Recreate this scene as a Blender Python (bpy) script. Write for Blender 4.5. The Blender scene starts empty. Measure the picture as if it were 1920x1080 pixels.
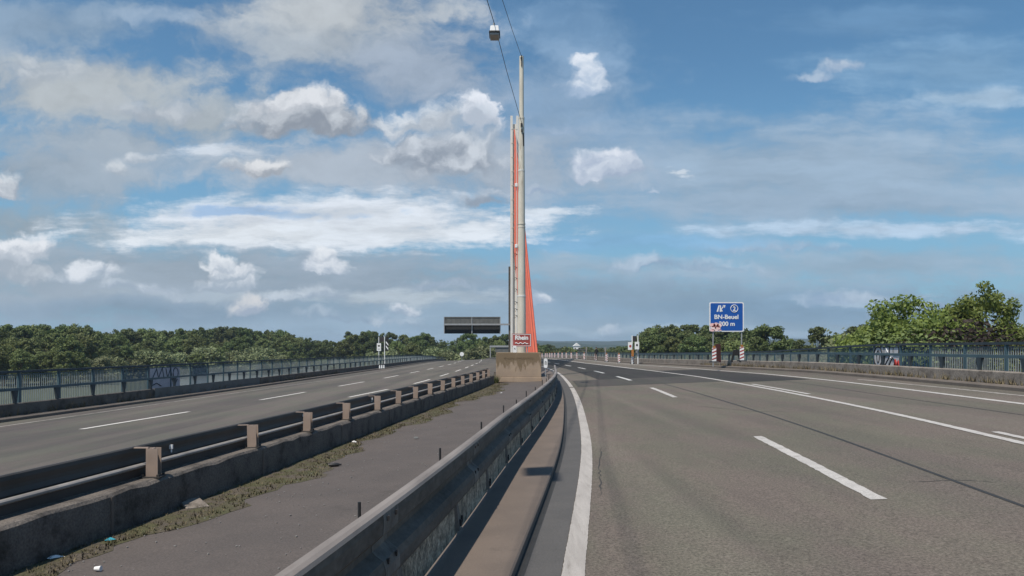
import bpy, math, random
import numpy as np
R = math.radians
scene = bpy.context.scene
COL = scene.collection
random.seed(7)

# ------------------------------------------------------------------ camera
FPX, EYE, HOR = 1400.0, 1.857, 655.0          # focal length in photo pixels, eye height, horizon row
cd = bpy.data.cameras.new("camera"); cam = bpy.data.objects.new("camera", cd); COL.objects.link(cam)
cam.location = (0, 0, EYE); cam.rotation_euler = (R(90), 0, 0)
cd.sensor_width = 36; cd.lens = 36 * FPX / 1920; cd.shift_y = (HOR - 540) / 1920
cd.clip_start = 0.05; cd.clip_end = 30000
scene.camera = cam

# ------------------------------------------------------------------ view, sun, sky
scene.view_settings.view_transform = 'Standard'
scene.view_settings.look = 'None'
scene.view_settings.exposure = 0.0
scene.view_settings.gamma = 1.0
SUN_EL, SUN_AZ = R(62), R(214)                 # azimuth clockwise from +Y: behind the camera, to its left
sunv = (math.sin(SUN_AZ) * math.cos(SUN_EL), math.cos(SUN_AZ) * math.cos(SUN_EL), math.sin(SUN_EL))
sl = bpy.data.lights.new("sun", 'SUN'); sl.energy = 4.8; sl.angle = R(0.5); sl.color = (1.0, 0.915, 0.80)
so = bpy.data.objects.new("sun", sl); COL.objects.link(so)
so.rotation_euler = (math.pi / 2 - SUN_EL, 0, -SUN_AZ + math.pi)
so.location = (-20, -30, 60)

W = bpy.data.worlds.new("World"); scene.world = W; W.use_nodes = True
SKY = 0.1

class NB:
    """small helper to write node maths"""
    def __init__(self, nt): self.nt = nt; self.n = nt.nodes; self.l = nt.links
    def node(self, t, **kw):
        nd = self.n.new(t)
        for k, v in kw.items(): setattr(nd, k, v)
        return nd
    def setin(self, nd, i, v):
        if v is None: return
        if isinstance(v, bpy.types.NodeSocket): self.l.new(v, nd.inputs[i])
        else:
            s = nd.inputs[i]
            if s.type == 'RGBA' and len(v) == 3: v = (*v, 1)
            s.default_value = v
    def m(self, op, a, b=None, c=None, clamp=False):
        nd = self.node('ShaderNodeMath', operation=op, use_clamp=clamp)
        for i, v in enumerate((a, b, c)): self.setin(nd, i, v)
        return nd.outputs[0]
    def vm(self, op, a, b=None, c=None):
        nd = self.node('ShaderNodeVectorMath', operation=op)
        for i, v in enumerate((a, b, c)): self.setin(nd, i, v)
        return nd.outputs['Value'] if op in ('LENGTH', 'DOT_PRODUCT', 'DISTANCE') else nd.outputs[0]
    def ss(self, v, lo, hi, a=0.0, b=1.0, kind='SMOOTHSTEP'):
        nd = self.node('ShaderNodeMapRange', interpolation_type=kind)
        for i, x in enumerate((v, lo, hi, a, b)): self.setin(nd, i, x)
        return nd.outputs[0]
    def mix(self, f, a, b, blend='MIX'):
        nd = self.node('ShaderNodeMix', data_type='RGBA', blend_type=blend)
        self.setin(nd, 0, f); self.setin(nd, 6, a); self.setin(nd, 7, b)
        return nd.outputs[2]
    def noise(self, vec, scale, detail=4, rough=0.55, dist=0.0, out=0):
        nd = self.node('ShaderNodeTexNoise')
        self.setin(nd, 0, vec); nd.inputs['Scale'].default_value = scale
        nd.inputs['Detail'].default_value = detail; nd.inputs['Roughness'].default_value = rough
        nd.inputs['Distortion'].default_value = dist
        return nd.outputs[out]
    def comb(self, x, y, z):
        nd = self.node('ShaderNodeCombineXYZ')
        for i, v in enumerate((x, y, z)): self.setin(nd, i, v)
        return nd.outputs[0]
    def sep(self, v):
        nd = self.node('ShaderNodeSeparateXYZ'); self.setin(nd, 0, v); return nd.outputs
    def ramp(self, f, stops):
        nd = self.node('ShaderNodeValToRGB'); e = nd.color_ramp.elements
        while len(e) < len(stops): e.new(0.5)
        for q, (p, c) in zip(e, stops): q.position = p; q.color = (*c, 1) if len(c) == 3 else c
        self.setin(nd, 0, f); return nd.outputs[0]

def lin(c):  # 8-bit display colour -> linear
    return tuple((v / 255 / 12.92) if v / 255 < 0.04045 else ((v / 255 + 0.055) / 1.055) ** 2.4 for v in c)

def build_sky():
    nt = W.node_tree; nt.nodes.clear(); b = NB(nt)
    out = b.node('ShaderNodeOutputWorld'); bg = b.node('ShaderNodeBackground')
    bg.inputs[1].default_value = SKY
    sky = b.node('ShaderNodeTexSky', sky_type='NISHITA', sun_disc=False)
    sky.sun_elevation = SUN_EL; sky.sun_rotation = SUN_AZ; sky.altitude = 60
    sky.air_density = 1.0; sky.dust_density = 0.6; sky.ozone_density = 1.6
    g = b.node('ShaderNodeTexCoord').outputs['Generated']
    x, y, z = b.sep(g)
    ya = b.m('MAXIMUM', b.m('ABSOLUTE', y), 0.08)
    u = b.m('DIVIDE', x, ya); v = b.m('DIVIDE', z, ya)     # direction on the sky: tangent of bearing, tangent of height
    uv = b.comb(u, v, 0.0)
    w1 = b.noise(uv, 7, 3, 0.5, out=1)
    w2 = b.noise(uv, 26, 5, 0.6, out=1)
    wv = b.vm('ADD', b.vm('MULTIPLY', b.vm('SUBTRACT', w1, (0.5, 0.5, 0.5)), (0.07, 0.05, 0)),
              b.vm('MULTIPLY', b.vm('SUBTRACT', w2, (0.5, 0.5, 0.5)), (0.045, 0.04, 0)))
    q = b.vm('ADD', uv, wv)
    qs = b.vm('ADD', uv, b.vm('MULTIPLY', wv, (1.8, 0.45, 0)))
    st = b.noise(b.vm('MULTIPLY', b.vm('ADD', uv, b.vm('MULTIPLY', wv, (0.8, 0.4, 0))), (3.0, 14.0, 1)), 1.6, 8, 0.6)
    st2 = b.noise(b.vm('MULTIPLY', b.vm('ADD', uv, b.vm('MULTIPLY', wv, (0.6, 0.22, 0))), (7.0, 30.0, 1)), 1.5, 8, 0.62)
    soft = b.noise(b.vm('MULTIPLY', q, (6.0, 11.0, 1)), 1.3, 8, 0.58)
    fine = b.noise(b.vm('MULTIPLY', uv, (1, 1.3, 1)), 24, 8, 0.62)
    lump = b.noise(b.vm('MULTIPLY', q, (1, 1.2, 1)), 13, 9, 0.56)
    # the same billows looked up a little towards the sun: their difference lights the heaps
    lump2 = b.noise(b.vm('MULTIPLY', b.vm('ADD', q, (-0.010, 0.016, 0)), (1, 1.2, 1)), 13, 6, 0.56)
    relief = b.m('SUBTRACT', lump, lump2)
    vor = b.node('ShaderNodeTexVoronoi', feature='SMOOTH_F1'); vor.inputs['Scale'].default_value = 30
    vor.inputs['Smoothness'].default_value = 0.5
    if 'Detail' in vor.inputs: vor.inputs['Detail'].default_value = 2
    b.l.new(b.vm('MULTIPLY', q, (1.0, 1.15, 1)), vor.inputs['Vector'])
    puff = vor.outputs[0]
    N_ = dict(st=st, st2=st2, soft=soft, fine=fine, lump=lump)
    S = 1.0 / SKY
    def C(c): return tuple(t * S for t in lin(c))
    col = b.mix(1.0, sky.outputs[0], SKYTINT, 'MULTIPLY')
    hz = b.ss(v, 0.02, 0.40, 1.0, 0.0)
    col = b.mix(b.m('MULTIPLY', hz, 0.70), col, C((126, 170, 204)))
    def loc(px, py): return ((px - 960) / 1400, (655 - py) / 1400)
    def field(vec, px, py, rx, ry):
        cx, cy = loc(px, py); ix, iy = 1400 / rx, 1400 / ry
        return b.vm('MULTIPLY_ADD', vec, (ix, iy, 0), (-cx * ix, -cy * iy, 0))
    def veil(px, py, rx, ry, colr, amt, n='soft', k=1.6, lo=-0.1, hi=0.8, rel=0.0):
        nonlocal col
        d = b.m('SUBTRACT', 1.0, b.vm('LENGTH', field(qs, px, py, rx, ry)))
        d = b.m('MULTIPLY_ADD', b.m('SUBTRACT', N_[n], 0.5), k * 1.5, d)
        d = b.m('MULTIPLY_ADD', b.m('SUBTRACT', fine, 0.5), 0.6, d)
        msk = b.m('MULTIPLY', b.ss(d, lo, hi), amt)
        cc = C(colr)
        # thin veils are never quite even: a little light and dark along the streaks
        cc = b.mix(b.ss(N_[n], 0.32, 0.68), tuple(t * .88 for t in cc), tuple(t * 1.13 for t in cc))
        col = b.mix(msk, col, cc)
    def cum(px, py, rx, ry, top, base, amt=1.0, edge=0.55, k=1.0, split=0.0):
        """heap cloud: bright lumpy top, flatter grey base"""
        nonlocal col
        f = field(q, px, py, rx * 1.18, ry * 1.15)
        fy = b.sep(f)[1]
        low = b.m('MULTIPLY', b.m('MINIMUM', fy, 0.0), 0.8)       # squeezes the underside flat
        d = b.m('SUBTRACT', 1.10, b.vm('LENGTH', b.vm('ADD', f, b.comb(0.0, low, 0.0))))
        d = b.m('MULTIPLY_ADD', b.m('SUBTRACT', lump, 0.5), k * 1.9, d)
        d = b.m('MULTIPLY_ADD', b.m('SUBTRACT', 0.45, puff), k * 0.35, d)
        msk = b.m('MULTIPLY', b.ss(d, 0.0, edge), amt)
        sh = b.m('MULTIPLY_ADD', relief, 4.5, b.m('MULTIPLY', fy, 0.9))
        sh = b.m('MULTIPLY_ADD', b.m('SUBTRACT', 0.45, puff), 0.7, sh)
        cc = b.mix(b.ss(sh, -0.75 + split, 0.65 + split), C((base[0], base[1]+2, base[2]+7)), C((top[0]+3, top[1]+5, top[2]+10)))
        col = b.mix(msk, col, cc)
    for a in CLOUDS:
        kw = a[7] if len(a) > 7 else {}
        (veil if a[0] == 'v' else cum)(*a[1:7], **kw)
    col = b.mix(b.ss(v, -0.03, -0.002, 1.0, 0.0), col, C((96, 104, 104)))
    b.l.new(col, bg.inputs[0]); b.l.new(bg.outputs[0], out.inputs[0])

HAZE = 0.0001
SKYTINT = (0.74, 1.06, 1.14)
S_, S2_ = dict(n='st', k=1.3), dict(n='st2', k=1.5)
CLOUDS = [
 # broad veils ------------------------------------------------
 ('v', 1480, 325, 850, 150, (158, 179, 200), 0.90, S_),
 ('v', 1030, 215, 260, 170, (146, 170, 196), 0.70),
 ('v', 1080, 60, 200, 90, (132, 164, 196), 0.45),
 ('v', 1800, 130, 330, 75, (140, 174, 204), 0.55, S_),
 ('v', 1650, 40, 300, 40, (120, 158, 194), 0.45, S_),
 ('v', 600, 60, 300, 110, (172, 182, 192), 0.95),
 ('v', 800, 130, 190, 110, (158, 172, 190), 0.90),
 ('v', 130, 165, 330, 95, (178, 186, 192), 1.0),
 ('v', 390, 222, 280, 62, (172, 181, 188), 0.95),
 ('v', 70, 45, 260, 60, (146, 166, 186), 0.75),
 ('v', 250, 300, 420, 60, (168, 182, 197), 0.75),
 ('v', 180, 260, 330, 40, (166, 178, 190), 0.8),
 ('v', 960, 330, 260, 60, (164, 180, 198), 0.75),
 ('v', 310, 32, 120, 16, (158, 178, 200), 0.6),
 ('v', 650, 15, 220, 60, (186, 192, 197), 0.8),
 ('v', 90, 330, 240, 70, (154, 168, 182), 0.85),
 ('v', 620, 315, 330, 62, (178, 188, 200), 0.9),
 ('v', 850, 300, 300, 90, (166, 178, 192), 0.85),
 # low stratus ------------------------------------------------
 ('v', 960, 585, 1500, 100, (152, 175, 196), 0.92, dict(n='st', k=1.1, lo=0.0, hi=0.5)),
 ('v', 250, 515, 640, 100, (156, 170, 184), 0.95, S_),
 ('v', 700, 520, 420, 70, (150, 166, 182), 0.85, S_),
 ('v', 1500, 575, 640, 50, (128, 158, 184), 0.80, S_),
 ('v', 1100, 545, 340, 32, (138, 163, 185), 0.75, S_),
 ('v', 330, 582, 420, 30, (132, 156, 178), 0.75, S_),
 ('v', 1650, 498, 430, 40, (156, 178, 198), 0.85, S_),
 ('v', 1100, 500, 300, 26, (160, 180, 198), 0.75, S_),
 ('v', 1150, 455, 320, 20, (134, 180, 216), 0.8, S_),
 ('v', 1560, 385, 440, 32, (150, 172, 194), 0.75, S_),
 ('v', 60, 420, 220, 46, (156, 168, 178), 0.85),
 # bright ice cloud -------------------------------------------
 ('v', 600, 418, 490, 62, (216, 224, 234), 1.0, dict(n='st2', k=1.0, hi=0.6)),
 ('v', 480, 440, 330, 26, (220, 227, 234), 0.95, S2_),
 ('v', 760, 440, 320, 34, (218, 226, 235), 0.95, S2_),
 ('v', 460, 396, 120, 13, (132, 170, 210), 0.75, dict(n='st2', k=2.2)),
 ('v', 580, 405, 130, 11, (140, 176, 212), 0.65, dict(n='st2', k=2.4)),
 ('v', 980, 395, 150, 12, (212, 222, 233), 0.9, S2_),
 ('v', 430, 282, 140, 18, (206, 215, 226), 0.9, S2_),
 ('v', 1660, 432, 440, 20, (182, 204, 226), 0.95, S2_),
 ('v', 1280, 322, 90, 14, (210, 220, 231), 0.85, dict(n='st2', k=2.6, lo=0.4, hi=0.9)),
 ('v', 1840, 180, 160, 20, (166, 190, 212), 0.8, S_),
 ('v', 1270, 620, 520, 13, (166, 188, 206), 0.8, S2_),
 ('v', 760, 556, 280, 18, (186, 198, 208), 0.8, S2_),
 ('v', 400, 552, 330, 10, (176, 190, 202), 0.65, S2_),
 ('v', 1620, 556, 140, 16, (178, 196, 214), 0.8, S2_),
 # heap clouds ------------------------------------------------
 ('c', 590, 230, 150, 46, (198, 203, 206), (144, 151, 159)),
 ('c', 555, 192, 90, 40, (220, 222, 223), (176, 181, 186), dict(edge=0.5)),
 ('c', 300, 205, 150, 40, (194, 199, 202), (164, 172, 180), dict(edge=0.9, amt=0.85)),
 ('c', 90, 135, 150, 50, (196, 201, 203), (164, 173, 180), dict(edge=1.0, amt=0.8)),
 ('c', 825, 292, 155, 66, (200, 206, 211), (146, 155, 165), dict(edge=0.6)),
 ('c', 800, 232, 95, 46, (214, 219, 222), (176, 184, 191), dict(edge=0.6)),
 ('c', 888, 228, 44, 44, (226, 230, 235), (180, 189, 199), dict(edge=0.4)),
 ('c', 905, 212, 24, 22, (230, 233, 238), (200, 208, 216), dict(edge=0.35)),
 ('c', 450, 322, 46, 20, (204, 209, 211), (168, 176, 184), dict(edge=0.6)),
 ('c', 515, 322, 48, 24, (220, 221, 220), (160, 166, 172), dict(edge=0.5)),
 ('c', 905, 375, 54, 24, (196, 203, 210), (146, 158, 170), dict(edge=0.5)),
 ('c', 212, 320, 32, 28, (206, 211, 213), (166, 176, 184), dict(edge=0.8, amt=0.9)),
 ('c', 252, 293, 32, 13, (208, 213, 216), (172, 182, 190), dict(edge=0.7, amt=0.9)),
 ('c', 12, 358, 40, 32, (214, 218, 219), (166, 174, 182), dict(edge=0.5)),
 ('c', 20, 502, 74, 46, (220, 223, 224), (166, 176, 184), dict(edge=0.45)),
 ('c', 56, 470, 64, 40, (229, 231, 232), (182, 190, 197), dict(edge=0.45)),
 ('c', 300, 545, 140, 18, (204, 212, 218), (160, 174, 187), dict(edge=0.9, amt=0.8)),
 ('c', 570, 558, 160, 22, (204, 212, 218), (152, 168, 183), dict(edge=0.9, amt=0.8)),
 ('c', 690, 598, 130, 18, (198, 208, 216), (140, 160, 178), dict(edge=0.9, amt=0.8)),
 ('c', 1250, 500, 180, 20, (192, 205, 217), (140, 162, 184), dict(edge=1.0, amt=0.75)),
 ('c', 1450, 470, 200, 14, (174, 191, 207), (146, 168, 190), dict(edge=1.0, amt=0.7)),
 ('c', 1740, 585, 130, 18, (192, 205, 217), (134, 158, 182), dict(edge=1.0, amt=0.8)),
 ('c', 168, 514, 72, 27, (222, 226, 229), (166, 179, 190), dict(edge=0.5)),
 ('c', 425, 530, 90, 20, (216, 220, 223), (166, 179, 190), dict(edge=0.5)),
 ('c', 436, 508, 58, 18, (222, 225, 227), (170, 182, 192), dict(edge=0.45)),
 ('c', 404, 488, 36, 20, (228, 231, 232), (180, 190, 199), dict(edge=0.45)),
 ('c', 598, 502, 62, 22, (222, 226, 229), (166, 179, 192), dict(edge=0.45)),
 ('c', 596, 480, 32, 20, (231, 234, 235), (184, 193, 202), dict(edge=0.45)),
 ('c', 474, 572, 44, 30, (214, 214, 212), (164, 176, 190), dict(edge=0.6)),
 ('c', 768, 578, 40, 16, (226, 229, 232), (158, 175, 190), dict(edge=0.5)),
 ('c', 835, 533, 70, 20, (222, 226, 230), (158, 174, 190), dict(edge=0.9, amt=0.9)),
 ('c', 1005, 560, 34, 20, (212, 219, 225), (158, 175, 192), dict(edge=0.7)),
 ('c', 1120, 302, 62, 32, (220, 225, 231), (176, 188, 204), dict(edge=0.5)),
 ('c', 1128, 322, 90, 22, (208, 215, 223), (162, 176, 194), dict(edge=0.6)),
 ('c', 1096, 166, 46, 24, (214, 222, 230), (166, 185, 206), dict(edge=0.7)),
 ('c', 1103, 135, 34, 32, (222, 228, 234), (180, 196, 213), dict(edge=0.5)),
 ('c', 1098, 110, 30, 22, (226, 231, 236), (190, 204, 218), dict(edge=0.5)),
 ('c', 1530, 150, 56, 14, (176, 192, 207), (148, 170, 194), dict(edge=1.0, amt=0.85)),
 ('c', 1580, 126, 50, 26, (198, 208, 216), (152, 172, 194), dict(edge=0.8, amt=0.9)),
 ('c', 1222, 366, 26, 13, (200, 209, 219), (158, 175, 196), dict(edge=0.8, amt=0.85)),
 ('c', 1020, 362, 46, 13, (188, 198, 207), (148, 166, 188), dict(edge=0.9, amt=0.85)),
 ('c', 1040, 245, 90, 22, (176, 191, 207), (148, 170, 194), dict(edge=1.2, amt=0.7)),
 ('c', 1560, 555, 90, 18, (196, 209, 221), (142, 166, 190), dict(edge=0.9, amt=0.8)),
 ('c', 1150, 618, 34, 13, (202, 212, 220), (160, 180, 198), dict(edge=0.8, amt=0.8)),
]
build_sky()

# ------------------------------------------------------------------ ground shape and alignment
SL = 0.04                                            # the curved deck is banked: it falls to the left
def tap(X, Y):
    if X <= 0 or Y < 40: return 1.0
    return 1.0 - 0.5 * min(1.0, (Y - 40) / 50)
def gz(X, Y):
    c = 0.00008 * (Y - 120) ** 2 if Y > 120 else 0.0
    return SL * X * tap(X, Y) - c
def P(px, py, T=0.0):
    """point of the deck (T above it) seen at photo pixel px,py"""
    d = py - HOR + SL * (px - 960); Y = FPX * (EYE - T) / d
    return ((px - 960) / FPX * Y, Y)
class Line:
    def __init__(self, pts):
        a = np.array(sorted(pts)); self.y = a[:, 0]; self.x = a[:, 1]
        n = len(a); h = np.diff(self.y); d = np.diff(self.x) / h
        m = np.zeros(n); m[0] = d[0]; m[-1] = d[-1]
        for i in range(1, n - 1): m[i] = (d[i - 1] * h[i] + d[i] * h[i - 1]) / (h[i] + h[i - 1])
        self.mm = m; self.h = h
    def __call__(self, Y):
        i = int(np.clip(np.searchsorted(self.y, Y) - 1, 0, len(self.y) - 2)); h = self.h[i]
        t = (Y - self.y[i]) / h
        if t < 0: return self.x[0] + self.mm[0] * (Y - self.y[0])
        if t > 1: return self.x[-1] + self.mm[-1] * (Y - self.y[-1])
        return ((2*t**3-3*t**2+1)*self.x[i] + (t**3-2*t**2+t)*h*self.mm[i] + (-2*t**3+3*t**2)*self.x[i+1] + (t**3-t**2)*h*self.mm[i+1])
YN, YF = -14.0, 262.0
LE = Line([(-15,-2.2),(0,-.27),(6.1,.5),(13,1.3),(20,1.87),(30.7,2.55),(42.6,3.06),(56,3.4),(70,3.3),(90,2.6),(110,1.75),(140,.2),(180,-2),(262,-7)])
LD = Line([(-15,1.2),(0,3.2),(8.4,4.13),(14.3,4.7),(25.4,5.55),(38,6.12),(51,6.27),(66.8,6.15),(88,5.55),(110,4.7),(140,3.2),(180,1),(262,-4)])
L2 = Line([(-15,4.8),(0,6.9),(12.1,8.28),(16.8,8.82),(24.5,9.38),(32,9.72),(38.8,9.9),(46,9.9),(62,9.65),(90,8.9),(110,8.1),(140,6.6),(180,4.4),(262,-.6)])
L3 = Line([(-15,9.2),(0,11.1),(18.4,12.62),(31.4,13.45),(48,13.3),(76,12.2),(110,11),(140,9.5),(180,7.3),(262,2.3)])
KR = Line([(-15,11.5),(0,13.3),(22,15.06),(26.7,15.3),(37.7,15.66),(48,15.4),(77,13.8),(110,12.5),(140,11),(180,8.8),(262,3.8)])
FL = Line([(-15,-7.1),(0,-5.57),(7.3,-4.84),(16.3,-3.86),(25,-2.98),(45.5,-1.0),(60,-.5),(90,-.7),(140,-2.2),(180,-4.4),(262,-9.4)])
LA = Line([(-15,-17),(0,-15.0),(22.1,-12.75),(34.5,-11.5),(46,-10.75),(56.5,-10.1),(70,-9.65),(90,-9.3),(120,-9.25),(160,-10.6),(262,-16)])
LB = Line([(-15,-12),(0,-10.3),(30,-7.7),(46,-5.95),(60,-5.5),(76,-5.2),(100,-5.15),(125,-5.3),(160,-6.6),(262,-12)])
LG = Line([(-15,-19.4),(0,-18.3),(27.8,-16.5),(36,-16.1),(62,-14.6),(90,-14),(160,-15.2),(262,-20)])
KL = Line([(-15,-20),(0,-19.1),(26,-17.9),(43,-17.25),(74,-16.9),(110,-16.5),(160,-17.2),(200,-18.8),(262,-22.5)])

LX = Line([(-15,-2.25),(0,-.30),(5.34,.40),(7.4,.64),(10.8,1.0),(16.8,1.70),(25.3,2.57),(41,3.5)])   # steel barrier + 1.22

# ------------------------------------------------------------------ helpers for objects
def tag(o, label=None, cat=None, group=None, kind=None):
    if label: o['label'] = label
    if cat: o['category'] = cat
    if group: o['group'] = group
    if kind: o['kind'] = kind
    return o
def empty(name, loc, rz=0.0):
    o = bpy.data.objects.new(name, None); o.empty_display_size = 0.3
    o.location = loc; o.rotation_euler.z = rz; COL.objects.link(o); return o
def copy_tree(o, parent=None):
    c = o.copy(); COL.objects.link(c)
    if parent: c.parent = parent
    for ch in list(o.children): copy_tree(ch, c)
    return c
class MB:
    def __init__(self): self.v = []; self.f = []; self.sm = []
    def add(self, vs, fs, smooth=False):
        k = len(self.v); self.v += [tuple(p) for p in vs]
        for q in fs: self.f.append(tuple(i + k for i in q)); self.sm.append(smooth)
        return self
    def box(self, c, s, rz=0.0, taper=1.0):
        x, y, z = c; a, b, h = s[0]/2, s[1]/2, s[2]/2; vs = []
        cs, sn = math.cos(rz), math.sin(rz)
        for dz in (-1, 1):
            k = taper if dz > 0 else 1.0
            for dx, dy in ((-1,-1),(1,-1),(1,1),(-1,1)):
                px, py = dx*a*k, dy*b*k
                vs.append((x+px*cs-py*sn, y+px*sn+py*cs, z+dz*h))
        return self.add(vs, [(3,2,1,0),(4,5,6,7),(0,1,5,4),(1,2,6,5),(2,3,7,6),(3,0,4,7)])
    def tube(self, pts, rad, n=8, cap=True, smooth=True):
        pts = [np.array(p, float) for p in pts]
        rad = rad if isinstance(rad, (list, tuple)) else [rad]*len(pts)
        vs = []; fs = []
        for i, p in enumerate(pts):
            d = pts[min(i+1, len(pts)-1)] - pts[max(i-1, 0)]; d /= (np.linalg.norm(d) or 1)
            a = np.cross(d, (0, 0, 1.0)); 
            if np.linalg.norm(a) < 0.05: a = np.cross(d, (0, 1.0, 0))
            a /= np.linalg.norm(a); c = np.cross(d, a)
            for k in range(n):
                t = 2*math.pi*k/n
                vs.append(p + rad[i]*(math.cos(t)*a + math.sin(t)*c))
        for i in range(len(pts)-1):
            for k in range(n):
                fs.append((i*n+k, i*n+(k+1)%n, (i+1)*n+(k+1)%n, (i+1)*n+k))
        self.add(vs, fs, smooth)
        if cap:
            m = len(pts)-1
            self.add(vs[:n], [tuple(range(n))]); self.add(vs[m*n:], [tuple(range(n-1,-1,-1))])
        return self
    def prism(self, poly, y0, y1):
        """outline in x,z pushed from y0 to y1"""
        n = len(poly)
        vs = [(x, y0, z) for x, z in poly] + [(x, y1, z) for x, z in poly]
        fs = [tuple(range(n)), tuple(range(2*n-1, n-1, -1))] + [(i, i+n, (i+1)%n+n, (i+1)%n) for i in range(n)]
        return self.add(vs, fs)
    def build(self, name, mat, parent=None, bevel=0.0):
        me = bpy.data.meshes.new(name); me.from_pydata(self.v, [], self.f)
        me.polygons.foreach_set('use_smooth', self.sm); me.update()
        me.materials.append(mat)
        o = bpy.data.objects.new(name, me); COL.objects.link(o)
        if parent: o.parent = parent
        if bevel:
            m = o.modifiers.new('bevel', 'BEVEL'); m.width = bevel; m.segments = 2; m.limit_method = 'ANGLE'
        return o
def ysteps(y0, y1):
    out = []; y = y0
    while y < y1 - 1e-6:
        out.append(y); y += 0.8 if y < 45 else (1.6 if y < 100 else 4.0)
    out.append(y1); return out
def sweep(mb, line, prof, y0, y1, closed=True, smooth=False, ys=None):
    """profile of (dx, dz) carried along a line of the deck"""
    ys = ys or ysteps(y0, y1); n = len(prof); vs = []; fs = []
    for y in ys:
        x = line(y)
        for dx, dz in prof: vs.append((x+dx, y, gz(x+dx, y)+dz))
    m = n if closed else n-1
    for i in range(len(ys)-1):
        for k in range(m):
            a, c = i*n+k, i*n+(k+1) % n
            fs.append((a, c, c+n, a+n))
    if closed:
        fs.append(tuple(range(n-1,-1,-1))); e = (len(ys)-1)*n; fs.append(tuple(range(e, e+n)))
    return mb.add(vs, fs, smooth)
def sheet(mb, la, oa, lb, ob, dz, y0, y1, k=8, ys=None):
    ys = ys or ysteps(y0, y1); vs = []; fs = []
    for y in ys:
        a, c = la(y)+oa, lb(y)+ob
        for i in range(k+1):
            x = a+(c-a)*i/k; vs.append((x, y, gz(x, y)+dz))
    for i in range(len(ys)-1):
        for j in range(k): fs.append((i*(k+1)+j, i*(k+1)+j+1, (i+1)*(k+1)+j+1, (i+1)*(k+1)+j))
    return mb.add(vs, fs)
def text_mesh(s, size, align='CENTER', ext=0.004):
    cu = bpy.data.curves.new('text', 'FONT'); cu.body = s; cu.size = size; cu.align_x = align; cu.extrude = ext
    o = bpy.data.objects.new('text', cu); COL.objects.link(o)
    dg = bpy.context.evaluated_depsgraph_get(); me = bpy.data.meshes.new_from_object(o.evaluated_get(dg))
    bpy.data.objects.remove(o); bpy.data.curves.remove(cu)
    return me
def text_into(mb, s, size, x, z, y, align='CENTER', bold=0.0, sx=1.0):
    """upright lettering facing the camera side (-Y), local coordinates"""
    me = text_mesh(s, size, align)
    for k_, off in enumerate(((0, 0),) if not bold else ((-bold, 0), (bold, 0), (0, bold), (0, -bold), (0, 0))):
        mb.add([(v.co.x*sx+x+off[0], y-v.co.z-.0023*k_, v.co.y+z+off[1]) for v in me.vertices], [tuple(p.vertices) for p in me.polygons])
    bpy.data.meshes.remove(me)

# ------------------------------------------------------------------ materials
MATS = {}
def mat(name, c1, c2=None, scale=3.0, rough=0.85, metal=0.0, bump=0.0, bscale=60.0, grain=0.0, gscale=250.0, stain=None, spos=0.5, sscale=1.2, stretch=(1,1,1), spec=0.5, rnd=0.0, obj=False, alb=0.75):
    k_ = lambda c: tuple(v*alb for v in c)
    c2 = c2 or tuple(v*0.75 for v in c1); c1 = k_(c1); c2 = k_(c2); stain = k_(stain) if stain else None
    m = bpy.data.materials.new(name); m.use_nodes = True; b = NB(m.node_tree)
    pr = m.node_tree.nodes['Principled BSDF']
    if obj: pos = b.node('ShaderNodeTexCoord').outputs['Object']
    else: pos = b.node('ShaderNodeNewGeometry').outputs['Position']
    pos = b.vm('MULTIPLY', pos, stretch)
    col = b.mix(b.ss(b.noise(pos, scale, 6, 0.6), 0.3, 0.7), c1, c2)
    if stain:
        col = b.mix(b.m('MULTIPLY', b.ss(b.noise(pos, sscale, 7, 0.68), spos, spos+0.18), 0.85), col, stain)
    if grain:
        g = b.noise(pos, gscale, 2, 0.6)
        col = b.mix(1.0, col, b.ramp(g, [(0.28, (1-grain,)*3), (0.72, (1+grain,)*3)]), 'MULTIPLY')
    if rnd:
        r = b.node('ShaderNodeObjectInfo').outputs['Random']
        hs = b.node('ShaderNodeHueSaturation')
        b.setin(hs, 'Hue', b.m('MULTIPLY_ADD', r, 0.04*rnd, 0.5-0.02*rnd))
        b.setin(hs, 'Value', b.m('MULTIPLY_ADD', r, 0.7*rnd, 1-0.35*rnd)); b.setin(hs, 'Color', col)
        col = hs.outputs[0]
    b.l.new(col, pr.inputs['Base Color'])
    pr.inputs['Roughness'].default_value = rough; pr.inputs['Metallic'].default_value = metal
    pr.inputs['Specular IOR Level'].default_value = spec
    if bump:
        bn = b.node('ShaderNodeBump'); bn.inputs['Strength'].default_value = bump; bn.inputs['Distance'].default_value = 0.02
        b.setin(bn, 'Height', b.noise(pos, bscale, 5, 0.65)); b.l.new(bn.outputs[0], pr.inputs['Normal'])
    MATS[name] = m
    return m

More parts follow.
